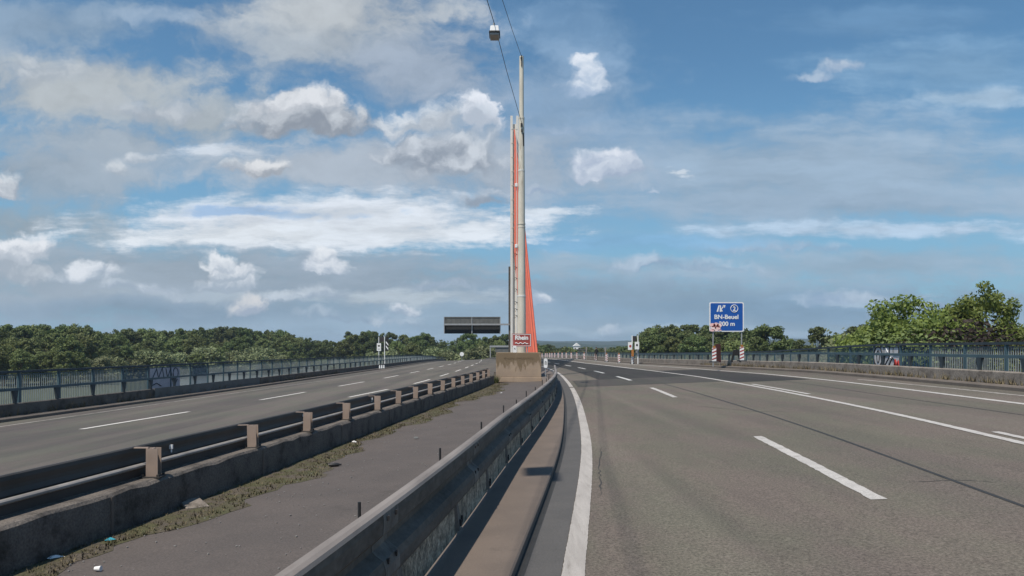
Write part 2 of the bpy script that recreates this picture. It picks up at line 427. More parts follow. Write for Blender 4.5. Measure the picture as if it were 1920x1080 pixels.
def asphalt(name, c1, c2, track=0.12, grain=0.75):
    c1 = tuple(v*.75 for v in c1); c2 = tuple(v*.75 for v in c2)
    m = bpy.data.materials.new(name); m.use_nodes = True; b = NB(m.node_tree); pr = m.node_tree.nodes['Principled BSDF']
    pos = b.node('ShaderNodeNewGeometry').outputs['Position']
    big = b.noise(b.vm('MULTIPLY', pos, (1, 0.16, 1)), 0.55, 5, 0.6)
    col = b.mix(b.ss(big, 0.34, 0.66), c1, c2)
    mid = b.noise(b.vm('MULTIPLY', pos, (1, 0.45, 1)), 2.4, 6, 0.65)
    col = b.mix(b.m('MULTIPLY', b.ss(mid, 0.5, 0.75), 0.35), col, tuple(v*0.82 for v in c2))
    # long wheel tracks, paler where the stone is polished
    tr = b.noise(b.vm('MULTIPLY', pos, (1, 0.02, 1)), 0.9, 2, 0.5)
    col = b.mix(b.m('MULTIPLY', b.ss(tr, 0.48, 0.62), 0.35), col, tuple(v*1.28 for v in c1))
    # oil darkened patches
    sp = b.noise(b.vm('MULTIPLY', pos, (1, 0.3, 1)), 1.1, 7, 0.7)
    col = b.mix(b.m('MULTIPLY', b.ss(sp, 0.64, 0.74), 0.3), col, tuple(v*0.6 for v in c1))
    hu = b.noise(b.vm('MULTIPLY', pos, (1, 0.5, 1)), 0.8, 5, 0.6)
    col = b.mix(b.ss(hu, 0.35, 0.65), b.mix(1.0, col, (1.05, 0.98, 0.99), 'MULTIPLY'), b.mix(1.0, col, (0.98, 1.02, 0.94), 'MULTIPLY'))
    g = b.noise(pos, 36, 5, 0.85)
    col = b.mix(1.0, col, b.ramp(g, [(0.30, (1-grain,)*3), (0.70, (1+grain,)*3)]), 'MULTIPLY')
    vo = b.node('ShaderNodeTexVoronoi'); vo.inputs['Scale'].default_value = 34; b.l.new(pos, vo.inputs['Vector'])
    col = b.mix(b.ss(vo.outputs['Distance'], 0.0, 0.22, 0.5, 0.0), col, (0.29, 0.265, 0.235))
    b.l.new(col, pr.inputs['Base Color']); pr.inputs['Roughness'].default_value = 0.9; pr.inputs['Specular IOR Level'].default_value = 0.25
    bn = b.node('ShaderNodeBump'); bn.inputs['Strength'].default_value = 0.35; bn.inputs['Distance'].default_value = 0.01
    b.setin(bn, 'Height', g); b.l.new(bn.outputs[0], pr.inputs['Normal'])
    return m
M_ROAD = asphalt('asphalt_right', (0.172, 0.152, 0.129), (0.137, 0.124, 0.108))
M_ROADL = asphalt('asphalt_left', (0.150, 0.136, 0.120), (0.104, 0.098, 0.092), grain=0.25)
M_PATCH = asphalt('asphalt_new', (0.055, 0.053, 0.051), (0.044, 0.043, 0.042), grain=0.2)
M_PATCH2 = asphalt('asphalt_mid', (0.090, 0.084, 0.078), (0.075, 0.071, 0.067), grain=0.2)
M_SEAM = mat('bitumen_seam', (0.045, 0.043, 0.04), rough=0.7)
M_GUT = mat('gutter_asphalt', (0.118, 0.112, 0.108), (0.098, 0.094, 0.092), scale=1.4, grain=0.18, gscale=60, bump=0.2)
M_LEDGE = mat('ledge_concrete', (0.20, 0.158, 0.130), (0.16, 0.128, 0.107), scale=1.3, stain=(0.12, 0.10, 0.085), spos=0.58, sscale=2.4, grain=0.15, gscale=90, bump=0.2)
M_FLOOR = mat('median_concrete', (0.130, 0.108, 0.097), (0.105, 0.089, 0.081), scale=0.8, stain=(0.06, 0.052, 0.045), spos=0.57, sscale=0.9, grain=0.28, gscale=45, bump=0.3)
M_PLINTH = mat('plinth_concrete', (0.20, 0.172, 0.148), (0.13, 0.112, 0.097), scale=2.2, stain=(0.05, 0.042, 0.035), spos=0.50, sscale=2.2, grain=0.35, gscale=40, bump=0.8, bscale=22)
M_POST = mat('post_paint', (0.33, 0.25, 0.20), (0.27, 0.205, 0.165), scale=4, stain=(0.17, 0.095, 0.06), spos=0.62, sscale=9, rough=0.6, alb=1)
M_RAIL = mat('rail_steel', (0.07, 0.064, 0.06), (0.048, 0.044, 0.041), scale=1.5, stain=(0.065, 0.038, 0.026), spos=0.62, sscale=4, rough=0.6)
M_TUBE = mat('tube_steel', (0.40, 0.38, 0.36), (0.28, 0.265, 0.25), scale=2.5, stain=(0.2, 0.17, 0.145), spos=0.58, sscale=5, rough=0.55)
M_BARR = mat('barrier_steel', (0.135, 0.12, 0.103), (0.08, 0.072, 0.062), scale=2.6, stain=(0.06, 0.045, 0.034), spos=0.5, sscale=3.2, rough=0.8, grain=0.25, gscale=24, stretch=(1, 0.5, 1))
M_BTOP = mat('barrier_lip_sunlit', (0.33, 0.29, 0.262), (0.21, 0.18, 0.16), scale=2.2, stain=(0.15, 0.105, 0.085), spos=0.54, sscale=3, rough=0.6, stretch=(1, 0.3, 1))  # paler copy of the barrier steel, sunlight on the lip put into its colour
M_PANEL = mat('barrier_panel', (0.62, 0.53, 0.40), (0.20, 0.175, 0.135), scale=7, stain=(0.06, 0.055, 0.042), spos=0.51, sscale=9, grain=0.6, gscale=32, bump=0.9, bscale=30)
M_BRACK = mat('barrier_bracket', (0.22, 0.205, 0.185), (0.13, 0.12, 0.108), scale=5, stain=(0.075, 0.06, 0.048), spos=0.52, sscale=6, rough=0.8, grain=0.25, gscale=40)
M_DARKST = mat('dark_steel', (0.03, 0.03, 0.032), rough=0.55)
M_KERB = mat('kerb_concrete', (0.20, 0.168, 0.142), (0.15, 0.125, 0.107), scale=1.2, stain=(0.10, 0.07, 0.055), spos=0.55, sscale=2, grain=0.15, gscale=40)
M_PWALL = mat('parapet_concrete', (0.34, 0.295, 0.25), (0.24, 0.205, 0.175), scale=1.4, stain=(0.13, 0.108, 0.088), spos=0.5, sscale=2.6, grain=0.3, gscale=24, bump=0.5, bscale=12)
M_PWALLL = mat('parapet_concrete_dirty', (0.17, 0.15, 0.132), (0.115, 0.10, 0.088), scale=1.1, stain=(0.06, 0.052, 0.045), spos=0.5, sscale=2.2, grain=0.25, gscale=30, bump=0.4, bscale=14)
M_WALK = mat('walkway_concrete', (0.17, 0.16, 0.15), scale=1)
M_BLUE = mat('railing_paint', (0.072, 0.135, 0.165), (0.05, 0.098, 0.125), scale=2, stain=(0.10, 0.14, 0.155), spos=0.55, sscale=5, rough=0.55)
M_BLUED = mat('railing_paint_dark', (0.045, 0.068, 0.085), (0.03, 0.046, 0.058), scale=2, rough=0.65)
M_BARS = mat('railing_bar_paint', (0.40, 0.44, 0.43), (0.28, 0.33, 0.335), scale=3, rough=0.6)
M_BLUEB = mat('railing_spray_blue', (0.045, 0.105, 0.19), (0.035, 0.08, 0.135), scale=3, rough=0.6)
M_LINE = mat('road_paint', (0.62, 0.59, 0.56), (0.50, 0.475, 0.45), scale=3, stain=(0.27, 0.245, 0.22), spos=0.56, sscale=5, grain=0.25, gscale=60, bump=0.3)
M_EDGE = mat('edge_paint', (0.56, 0.525, 0.495), (0.44, 0.41, 0.385), scale=1.2, stain=(0.27, 0.245, 0.22), spos=0.56, sscale=2.2, grain=0.25, gscale=60, bump=0.4, stretch=(7, 0.7, 1))
M_LINEW = mat('road_paint_worn', (0.46, 0.42, 0.385), (0.33, 0.30, 0.275), scale=5, stain=(0.2, 0.18, 0.16), spos=0.53, sscale=4, grain=0.2, gscale=60)
M_LINEN = mat('road_paint_new', (0.66, 0.66, 0.64), (0.56, 0.56, 0.54), scale=4)
M_LINEL = mat('road_paint_left', (0.80, 0.77, 0.72), (0.66, 0.63, 0.59), scale=4, grain=0.15, gscale=40)
M_BLOCK = None
M_MAST = mat('mast_concrete', (0.66, 0.62, 0.53), (0.55, 0.51, 0.435), scale=1.6, stain=(0.36, 0.31, 0.24), spos=0.55, sscale=2.0, grain=0.1, gscale=30, stretch=(1.6, 1.6, 0.35), alb=1)
M_PYLON = mat('pylon_paint', (0.76, 0.735, 0.69), (0.66, 0.64, 0.60), scale=0.8, stain=(0.45, 0.415, 0.37), spos=0.58, sscale=1.2, stretch=(1, 1, 0.3), rough=0.6, alb=1)
M_CABLE = mat('cable_red', (0.51, 0.108, 0.058), (0.45, 0.092, 0.05), scale=0.7, stain=(0.36, 0.07, 0.042), spos=0.56, sscale=1.6, rough=0.6, alb=1)
M_GALV = mat('galvanised', (0.50, 0.51, 0.52), (0.40, 0.41, 0.42), scale=4, rough=0.5, metal=0.3)
M_SIGNBACK = mat('sign_back', (0.17, 0.175, 0.17), (0.13, 0.135, 0.13), scale=1.5, stain=(0.095, 0.10, 0.10), spos=0.55, sscale=2, rough=0.7)
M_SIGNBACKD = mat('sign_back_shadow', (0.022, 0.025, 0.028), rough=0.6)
M_WHITE = mat('white_paint', (0.80, 0.80, 0.79), (0.72, 0.72, 0.71), scale=5, rough=0.5, alb=1)
M_BLACK = mat('black_paint', (0.02, 0.02, 0.022), rough=0.6)
M_RED = mat('red_paint', (0.50, 0.05, 0.04), (0.42, 0.045, 0.035), scale=5, rough=0.5)
M_BROWN = mat('sign_brown', (0.33, 0.062, 0.052), (0.29, 0.055, 0.046), scale=4, rough=0.6, alb=1)
M_SBLUE = mat('sign_blue', (0.006, 0.085, 0.37), (0.006, 0.078, 0.34), scale=3, rough=0.5, alb=1)
M_LAMPG = mat('lamp_glass', (0.36, 0.35, 0.335), scale=4, rough=0.3, alb=1)
M_LAMPW = mat('lamp_housing', (0.82, 0.82, 0.82), (0.72, 0.72, 0.72), scale=6, rough=0.4, alb=1)
M_BARK = mat('bark', (0.09, 0.075, 0.06), (0.055, 0.045, 0.036), scale=3)
M_ORANGE = mat('orange_plastic', (0.55, 0.22, 0.05), scale=4, rough=0.5)
M_SILVER = mat('spray_silver', (0.55, 0.55, 0.56), (0.42, 0.42, 0.44), scale=6, rough=0.6, alb=1)
M_LILAC = mat('spray_lilac', (0.42, 0.41, 0.46), (0.32, 0.315, 0.36), scale=5, rough=0.6, alb=1)
M_DRED = mat('dark_red_board', (0.075, 0.018, 0.016), rough=0.6)
M_CYAN = mat('cyan_plastic', (0.05, 0.42, 0.55), rough=0.4)
M_GRASSG = mat('meadow', (0.085, 0.098, 0.055), (0.065, 0.075, 0.045), scale=0.02, stain=(0.12, 0.12, 0.075), spos=0.55, sscale=0.05)
M_HILL = mat('hill_forest', (0.035, 0.060, 0.040), (0.028, 0.050, 0.034), scale=0.01, stain=(0.05, 0.085, 0.04), spos=0.55, sscale=0.006)
M_SKIN = mat('skin', (0.42, 0.26, 0.19), rough=0.6)
M_CLOTH = mat('dark_cloth', (0.02, 0.022, 0.025), rough=0.9)
M_ROOF = mat('roof_grey', (0.14, 0.135, 0.13), scale=0.5)
M_DECK = mat('deck_concrete', (0.16, 0.155, 0.15), scale=0.6)

def block_mat():
    m = bpy.data.materials.new('block_concrete'); m.use_nodes = True; b = NB(m.node_tree); pr = m.node_tree.nodes['Principled BSDF']
    pos = b.node('ShaderNodeNewGeometry').outputs['Position']
    col = b.mix(b.ss(b.noise(pos, 1.4, 6, .6), .3, .7), (0.385, 0.295, 0.215), (0.315, 0.24, 0.18))
    # brown water stain that runs down from the top edge
    z = b.sep(pos)[2]
    run = b.noise(b.vm('MULTIPLY', pos, (2.6, 2.6, .7)), 1.3, 7, .65)
    f = b.m('MULTIPLY_ADD', b.m('SUBTRACT', run, .5), 3.2, b.ss(z, .35, 1.35, -.05, 1.0, 'LINEAR'))
    col = b.mix(b.m('MULTIPLY', b.ss(f, .35, .75), .85), col, (0.165, 0.12, 0.072))
    sp = b.noise(pos, 5, 7, .7)
    col = b.mix(b.m('MULTIPLY', b.ss(sp, .56, .68), .45), col, (0.22, 0.165, 0.11))
    b.l.new(col, pr.inputs['Base Color']); pr.inputs['Roughness'].default_value = .9; pr.inputs['Specular IOR Level'].default_value = .25
    bn = b.node('ShaderNodeBump'); bn.inputs['Strength'].default_value = .35; bn.inputs['Distance'].default_value = .02
    b.setin(bn, 'Height', b.noise(pos, 14, 6, .65)); b.l.new(bn.outputs[0], pr.inputs['Normal'])
    return m
M_BLOCK = block_mat()
def water_mat():
    m = bpy.data.materials.new('river_water'); m.use_nodes = True; b = NB(m.node_tree); pr = m.node_tree.nodes['Principled BSDF']
    pos = b.node('ShaderNodeNewGeometry').outputs['Position']
    pr.inputs['Base Color'].default_value = (0.15, 0.165, 0.16, 1); pr.inputs['Roughness'].default_value = 0.3
    bn = b.node('ShaderNodeBump'); bn.inputs['Strength'].default_value = 0.9; bn.inputs['Distance'].default_value = 0.6
    b.setin(bn, 'Height', b.noise(pos, 0.5, 4, 0.6)); b.l.new(bn.outputs[0], pr.inputs['Normal'])
    return m
def leaf_mat(name, c1, c2, trans=0.25):
    m = bpy.data.materials.new(name); m.use_nodes = True; b = NB(m.node_tree); nt = m.node_tree
    pr = nt.nodes['Principled BSDF']; out = nt.nodes['Material Output']
    pos = b.node('ShaderNodeTexCoord').outputs['Object']
    col = b.mix(b.ss(b.noise(pos, 0.9, 4, 0.7), 0.35, 0.65), c1, c2)
    r = b.node('ShaderNodeObjectInfo').outputs['Random']
    hs = b.node('ShaderNodeHueSaturation'); b.setin(hs, 'Hue', b.m('MULTIPLY_ADD', r, 0.035, 0.482))
    b.setin(hs, 'Value', b.m('MULTIPLY_ADD', r, 0.55, 0.72)); b.setin(hs, 'Color', col)
    b.l.new(hs.outputs[0], pr.inputs['Base Color']); pr.inputs['Roughness'].default_value = 0.6; pr.inputs['Specular IOR Level'].default_value = 0.3
    tr = b.node('ShaderNodeBsdfTranslucent'); b.l.new(hs.outputs[0], tr.inputs[0])
    mx = b.node('ShaderNodeMixShader'); mx.inputs[0].default_value = trans
    b.l.new(pr.outputs[0], mx.inputs[1]); b.l.new(tr.outputs[0], mx.inputs[2]); b.l.new(mx.outputs[0], out.inputs[0])
    return m
M_LEAFD = leaf_mat('leaf_dark', (0.125, 0.158, 0.050), (0.086, 0.116, 0.040))
M_LEAFM = leaf_mat('leaf_mid', (0.170, 0.200, 0.066), (0.122, 0.152, 0.054))
M_LEAFP = leaf_mat('leaf_pale', (0.215, 0.238, 0.118), (0.165, 0.195, 0.092))
M_LEAFB = leaf_mat('leaf_bright', (0.240, 0.310, 0.072), (0.125, 0.185, 0.045), 0.35)
M_LEAFC = leaf_mat('leaf_copper', (0.033, 0.020, 0.016), (0.022, 0.016, 0.012))
M_MOSS = mat('moss', (0.098, 0.100, 0.040), (0.100, 0.074, 0.048), scale=3, stain=(0.135, 0.112, 0.088), spos=0.47, sscale=3, grain=0.5, gscale=50, bump=1.0, bscale=50)
M_DRY = mat('dry_weed', (0.27, 0.215, 0.13), (0.16, 0.135, 0.07), scale=5)

# ------------------------------------------------------------------ setting: land, river, hills
def flat(name, pts, mat_, z, kind='structure'):
    return tag(MB().add([(x, y, z) for x, y in pts], [tuple(range(len(pts)))]).build(name, mat_), kind=kind)
flat('ground', [(-9000, -600), (9000, -600), (9000, 12000), (-9000, 12000)], M_GRASSG, -12.0)
flat('river', [(-60, 100), (60, 100), (70, 300), (40, 520), (-120, 620), (-250, 530), (-150, 320)], water_mat(), -11.9)
def hill(name, x0, x1, y, hgt, seed, base=-12):
    rr = np.random.RandomState(seed); mb = MB(); n = 90; ph = rr.rand(6)*6.28; rows = []
    for j, (dy, k) in enumerate(((-500, 0), (-300, .55), (-120, .9), (0, 1), (300, .8), (900, 0))):
        for i in range(n+1):
            t = i/n; x = x0+(x1-x0)*t; e = min(1, 5*t, 5*(1-t))
            w = 1+.16*math.sin(5*t+ph[0])+.09*math.sin(13*t+ph[1])+.05*math.sin(31*t+ph[2])+.025*math.sin(77*t+ph[3])
            rows.append((x, y+dy, base+(hgt*w*e)*k))
    fs = [(j*(n+1)+i, j*(n+1)+i+1, (j+1)*(n+1)+i+1, (j+1)*(n+1)+i) for j in range(5) for i in range(n)]
    mb.add(rows, fs, True); return tag(mb.build(name, M_HILL), kind='structure')
hill('hill', -900, 3600, 5200, 80, 3)
hill('hill', -200, 1500, 3000, 34, 5)

# ------------------------------------------------------------------ setting: bridge deck and roads
mb = MB(); sheet(mb, KL, -3.7, KR, 3.0, -0.35, YN, YF, 10)
for l_, o_ in ((KL, -3.7), (KR, 3.0)):
    sweep(mb, l_, [(o_, -0.35), (o_, -1.6)], YN, YF, closed=False)
sheet(mb, KL, -3.7, KR, 3.0, -1.6, YN, YF, 10)
tag(mb.build('bridge_deck', M_DECK), kind='structure')
tag(sheet(MB(), LE, -0.5, KR, 0.02, 0.0, YN, YF, 12).build('right_road', M_ROAD), kind='structure')
tag(sheet(MB(), KL, -0.02, FL, -0.5, 0.0, YN, YF, 12).build('left_road', M_ROADL), kind='structure')
tag(sheet(MB(), FL, -0.1, LE, -0.9, -0.15, YN, YF, 8).build('median_floor', M_FLOOR), kind='structure')
# gutter strip and concrete ledge below the steel barrier
tag(sheet(MB(), LE, -0.45, LE, -0.1, 0.004, YN, 120, 2).build('gutter', M_GUT), kind='structure')
tag(sweep(MB(), LE, [(-1.35, -.3), (-1.35, .10), (-.49, .10), (-.475, .085), (-.475, -.3)], YN, 150).build('ledge', M_LEDGE), kind='structure')
tag(sweep(MB(), LE, [(-.472, .005), (-.40, .006)], YN, 120, closed=False).build('gutter_joint', M_SEAM), kind='structure')
# new asphalt
def quadpatch(name, m, l0, o0, l1, o1, y0, y1, dz):
    return tag(sheet(MB(), l0, o0, l1, o1, dz, y0, y1, 6).build(name, m), kind='structure')
quadpatch('asphalt_patch', M_PATCH2, LE, .3, L2, 0, 34.2, 41.0, .004)
quadpatch('asphalt_patch', M_PATCH, LD, -1.45, L2, -.05, 41.0, 150, .004)
quadpatch('asphalt_patch', M_PATCH, L2, 0.0, L3, -.3, 33.0, 52.0, .004)
SEAM = Line([(0,4.6),(7.8,5.35),(14.8,6.03),(25,6.63),(34.2,6.95)])
tag(sweep(MB(), SEAM, [(-.03, .004), (.03, .004)], 0, 34.2, closed=False).build('road_seam', M_SEAM), kind='structure')
SEAM2 = Line([(8,10.4),(16,11.0),(22,11.3),(30,11.8),(33,11.9)])
tag(sweep(MB(), SEAM2, [(-.02, .004), (.02, .004)], 8, 33, closed=False).build('road_seam', M_SEAM), kind='structure')
def crack(pts, w, seed):
    rr = random.Random(seed); mb = MB(); vs = []; fs = []; P_ = []
    for (x0, y0), (x1, y1) in zip(pts, pts[1:]):
        for i in range(12):
            t = i/12; P_.append((x0+(x1-x0)*t+rr.uniform(-.02, .02), y0+(y1-y0)*t+rr.uniform(-.02, .02)))
    for i, (x, y) in enumerate(P_):
        a = P_[max(0, i-1)]; c = P_[min(len(P_)-1, i+1)]; dx, dy = c[0]-a[0], c[1]-a[1]; l = math.hypot(dx, dy) or 1; ww = w*rr.uniform(.5, 1.3)*min(1, i/3, (len(P_)-1-i)/3)
        for sg_ in (-1, 1): X, Y = x-sg_*dy/l*ww, y+sg_*dx/l*ww; vs.append((X, Y, gz(X, Y)+.003))
    for i in range(len(P_)-1): fs.append((2*i, 2*i+1, 2*i+3, 2*i+2))
    return tag(mb.add(vs, fs).build('road_crack', M_SEAM), kind='structure')
crack([P(1127, 930), P(1124, 880), P(1127, 835)], .008, 1)
crack([P(1290, 760), P(1420, 772), P(1560, 770)], .012, 4)
crack([P(1700, 905), P(1790, 900), P(1880, 905)], .010, 5)
# painted lines
def rag(mb, line, w, y0, y1, dz, jag=0.012, seed=1, step=0.12):
    rr = random.Random(seed); ys = []; y = y0
    while y < y1-1e-6: ys.append(y); y += step*(1 if y < 25 else 4)
    ys.append(y1); vs = []; fs = []
    for y in ys:
        x = line(y); a = x-w/2+rr.uniform(-jag, jag); c = x+w/2+rr.uniform(-jag, jag)
        vs += [(a, y, gz(a, y)+dz), (c, y, gz(c, y)+dz)]
    for i in range(len(ys)-1): fs.append((2*i, 2*i+1, 2*i+3, 2*i+2))
    mb.add(vs, fs)
mb = MB(); rag(mb, LE, .19, YN, 33.8, .009, .004, 1, .05); rag(mb, LE, .18, 34.5, 200, .009, .008, 2)
tag(mb.build('edge_line', M_EDGE), kind='structure')
mb = MB()
for y0, y1 in ((8.4, 14.3), (25.4, 31.5), (-9.5, -3.6)): rag(mb, LD, .175, y0, y1, .006, .01, int(y0))
tag(mb.build('lane_dashes', M_LINE), kind='structure')
mb = MB()
for k in range(9): rag(mb, LD, .20, 38.6+12.3*k, 44.4+12.3*k, .009, .005, k)
tag(mb.build('lane_dashes', M_LINEN), kind='structure')
mb = MB(); rag(mb, L2, .18, YN, 60, .009, .008, 5); rag(mb, L2, .3, 60, 220, .009, .01, 6)
for y0, y1 in ((11.4, 13.6), (24.4, 31.2)):
    l2b = lambda y: L2(y)+.34
    rag(mb, l2b, .15, y0, y1, .009, .008, 9)
rag(mb, L3, .21, YN, 220, .009, .008, 7)
tag(mb.build('shoulder_line', M_LINE), kind='structure')
mb = MB(); L4 = Line([(10,13.5),(20.8,14.17),(24.7,14.4),(31.3,14.6)]); rag(mb, L4, .17, 10, 31.5, .006, .03, 8)
tag(mb.build('faded_line', M_LINEW), kind='structure')
mb = MB()
for k in range(-2, 15): rag(mb, LA, .20, 22.1+12.1*k, 28.0+12.1*k, .006, .006, 20+k)
for k in range(0, 13): rag(mb, LB, .18, 33.5+12.1*k, 39.5+12.1*k, .006, .006, 50+k)
tag(mb.build('lane_dashes', M_LINEL), kind='structure')
mb = MB(); rag(mb, LG, .15, YN, 180, .006, .03, 70)
tag(mb.build('edge_line', M_LINEW), kind='structure')
# kerbs
tag(sweep(MB(), KR, [(0, -.2), (.0, .10), (.03, .13), (.35, .14), (.35, -.2)], YN, YF).build('kerb', M_KERB), kind='structure')
tag(sweep(MB(), KL, [(.0, -.2), (.0, .10), (-.03, .13), (-.50, .14), (-.50, -.2)], YN, YF).build('kerb', M_KERB), kind='structure')
for nm, l_, a, c in (('walkway', KR, .6, 3.0), ('walkway', KL, -3.7, -.7)):
    tag(sheet(MB(), l_, a, l_, c, .12, YN, YF, 3).build(nm, M_WALK), kind='structure')

# ------------------------------------------------------------------ median: plinth wall, guardrail
XB = 45.6                                            # where the pier block stands
plinth = MB(); rr = random.Random(4)
ys = [YN + .35*i for i in range(int((XB-YN-.6)/.35))]
vs = []; fs = []
for y in ys:
    j = .012*math.sin(y*1.7)+rr.uniform(-.012, .012); k = rr.uniform(-.018, .018)
    x = FL(y)
    for dx, dz in ((0, -.35), (0, .325+k), (-.03+j*.5, .36+k), (-.07, .37), (-.56, .37), (-.6, .34), (-.6, -.2)):
        vs.append((x+dx, y, gz(x+dx, y)+dz))
for i in range(len(ys)-1):
    for k in range(6): fs.append((i*7+k, i*7+k+1, (i+1)*7+k+1, (i+1)*7+k))
fs.append(tuple(range(6,-1,-1))); plinth.add(vs, fs)
wall = plinth.build('concrete_plinth_wall', M_PLINTH)
tag(wall, 'low weathered dark concrete wall under the left guardrail, moss along its foot', 'wall')
jm = MB()
for k in range(-2, 11):
    y = 8.75+4.0*k
    if y < XB-2: x = FL(y); jm.box((x+.002, y, gz(x, y)+.08), (.012, .05, .46))
tag(jm.build('expansion_joint', M_LEDGE, wall), 'paler vertical joint strips in the wall face')
far = MB(); sweep(far, FL, [(0, -.3), (0, .37), (-.5, .37), (-.5, -.3)], 51, YF-2)
tag(far.build('concrete_plinth_wall', M_PLINTH), 'distant low concrete kerb wall of the median behind the pier block', 'wall')

x0, y0 = FL(7.9), 7.9
gr = empty('guardrail', (x0, y0, gz(x0, y0)+.37))
tag(gr, 'brown steel guardrail with square tan posts bolted on the low median wall', 'guardrail')
def rel(o, root):
    """keep world coordinates of a mesh when parented to a root empty"""
    o.parent = root
    o.matrix_parent_inverse = __import__('mathutils').Matrix.Translation(-__import__('mathutils').Vector(root.location)) 
    return o
bm = sweep(MB(), FL, [(-.44, .53), (-.38, .53), (-.365, .56), (-.38, .62), (-.38, .66), (-.365, .72), (-.37, .765), (-.39, .78), (-.44, .775)], YN, XB-.9, smooth=False)
rel(bm.build('beam', M_RAIL), gr)
rel(sweep(MB(), FL, [(-.325, .495), (-.265, .50), (-.248, .515), (-.248, .535), (-.265, .55), (-.325, .552)], YN, XB-.9).build('tube', M_TUBE), gr)
bm2 = sweep(MB(), FL, [(-.36, .385), (-.30, .385), (-.30, .492), (-.36, .50)], YN, XB-.9)
rel(bm2.build('dark_lower_strip', M_RAIL), gr)  # dark plane added below the tube so the gap there looks shaded
post_y = [-6.5, -4.1, -1.7, .8, 3.3, 5.7, 9.75, 12.6, 15.0, 17.4, 20.0]+[22.2+2.25*k for k in range(10)]
for i, y in enumerate(post_y):
    x = FL(y)-.125; z = gz(x, y)+.37
    p = MB()
    p.box((0, 0, .19), (.15, .012, .38)).box((0, .11, .19), (.15, .012, .38)).box((0, .055, .19), (.012, .1, .38))
    o = p.build('post', M_POST, None); o.location = (x, y, z); o.rotation_euler = (.02*math.sin(i*2.3), .025*math.sin(i*4.1+1), .05*math.sin(i*1.3)); rel(o, gr)
    a = MB().box((-.145, .03, .386), (.18, .05, .014)); q = a.build('bracket_arm', M_POST); q.parent = o
    bp = MB().box((-.01, .055, .008), (.26, .22, .016))
    for sx in (-.11, .09):
        for sy in (-.03, .14): bp.box((sx, sy, .03), (.03, .03, .03))
    q = bp.build('base_plate', M_RAIL); q.parent = o
rf = MB()
for k in range(7):
    y = 10.9+4.84*k; x = FL(y)-.2
    q = MB().box((0, 0, 0), (.045, .03, .06)).box((0, .01, -.05), (.015, .01, .06)).build('reflector', M_WHITE); q.location = (FL(y-.3)-.355, y-.3, gz(x, y)+.66); rel(q, gr)

# ------------------------------------------------------------------ median: steel barrier by the right road
x0, y0 = LX(6)-1.15, 6.0
br = empty('steel_barrier', (x0, y0, gz(x0, y0)))
tag(br, 'long dirty steel crash barrier curving along the right carriageway, top edge coloured as sunlit', 'crash barrier')
YE = 41.0
o = sweep(MB(), LX, [(-1.195, .85), (-1.20, .892), (-1.18, .905), (-1.135, .904), (-1.11, .892), (-1.10, .87)], YN, YE); rel(o.build('top_lip', M_BTOP), br)
prof = [(-1.105, .872), (-1.10, .83), (-1.105, .745), (-1.15, .705), (-1.175, .68), (-1.175, .64), (-1.15, .615), (-1.105, .58), (-1.09, .53), (-1.09, .46), (-1.11, .425), (-1.14, .41), (-1.18, .41), (-1.19, .86)]
rel(sweep(MB(), LX, prof, YN, YE).build('beam', M_BARR), br)
pm = sweep(MB(), LX, [(-1.145, .125), (-1.135, .125), (-1.135, .43), (-1.145, .43)], YN, YE); rel(pm.build('panel', M_PANEL), br)
for k in range(11):
    y = 4.6+3.3*k; x = LX(y)
    sp = MB(); sweep(sp, LX, [(dx+(.004 if i_ < 12 else 0), dz) for i_, (dx, dz) in enumerate(prof)], y, y+.32, ys=[y, y+.32])
    sp_ = sp.build('splice_plate', M_BRACK); rel(sp_, br)
    for by in (.07, .25):
        for bz_ in (.79, .52):
            q = MB().box((LX(y+by)-1.092, y+by, gz(x, y)+bz_), (.018, .03, .03)).build('bolt', M_DARKST); rel(q, br)
n = 0; y = -3.2
while y < 40:
    x = LX(y)
    b_ = MB()
    # upright flared bracket: narrow under the beam, wide at the foot, leaning
    def pt(dx, dy, dz): return (dx, dy, dz)
    vs = [(-1.15, -.10, .43), (-1.15, .20, .43), (-1.15, .42, .11), (-1.15, .0, .11), (-1.125, -.07, .43), (-1.125, .17, .43), (-1.10, .38, .11), (-1.10, .04, .11)]
    b_.add(vs, [(0, 3, 2, 1), (4, 5, 6, 7), (0, 1, 5, 4), (1, 2, 6, 5), (2, 3, 7, 6), (3, 0, 4, 7)])
    o = b_.build('bracket', M_BRACK); o.location = (x, y, gz(x, y)); rel(o, br)
    if y < 30:
        for by in (.12, .30):
            q = MB().box((-1.095, by, .17), (.025, .04, .06)).build('bolt', M_DARKST); q.parent = o
    y += 2.05 if y < 45 else 6.15; n += 1
for k in range(12):
    y = 3.0+2.35*k+ .4*math.sin(k*5); x = LX(y)-1.32
    q = MB().tube([(0, 0, -.3), (0, 0, .085+.03*math.sin(k*3.3))], .011, 6).build('anchor_rod', M_DARKST); q.location = (x-.05, y, gz(x, y)+.80); rel(q, br)

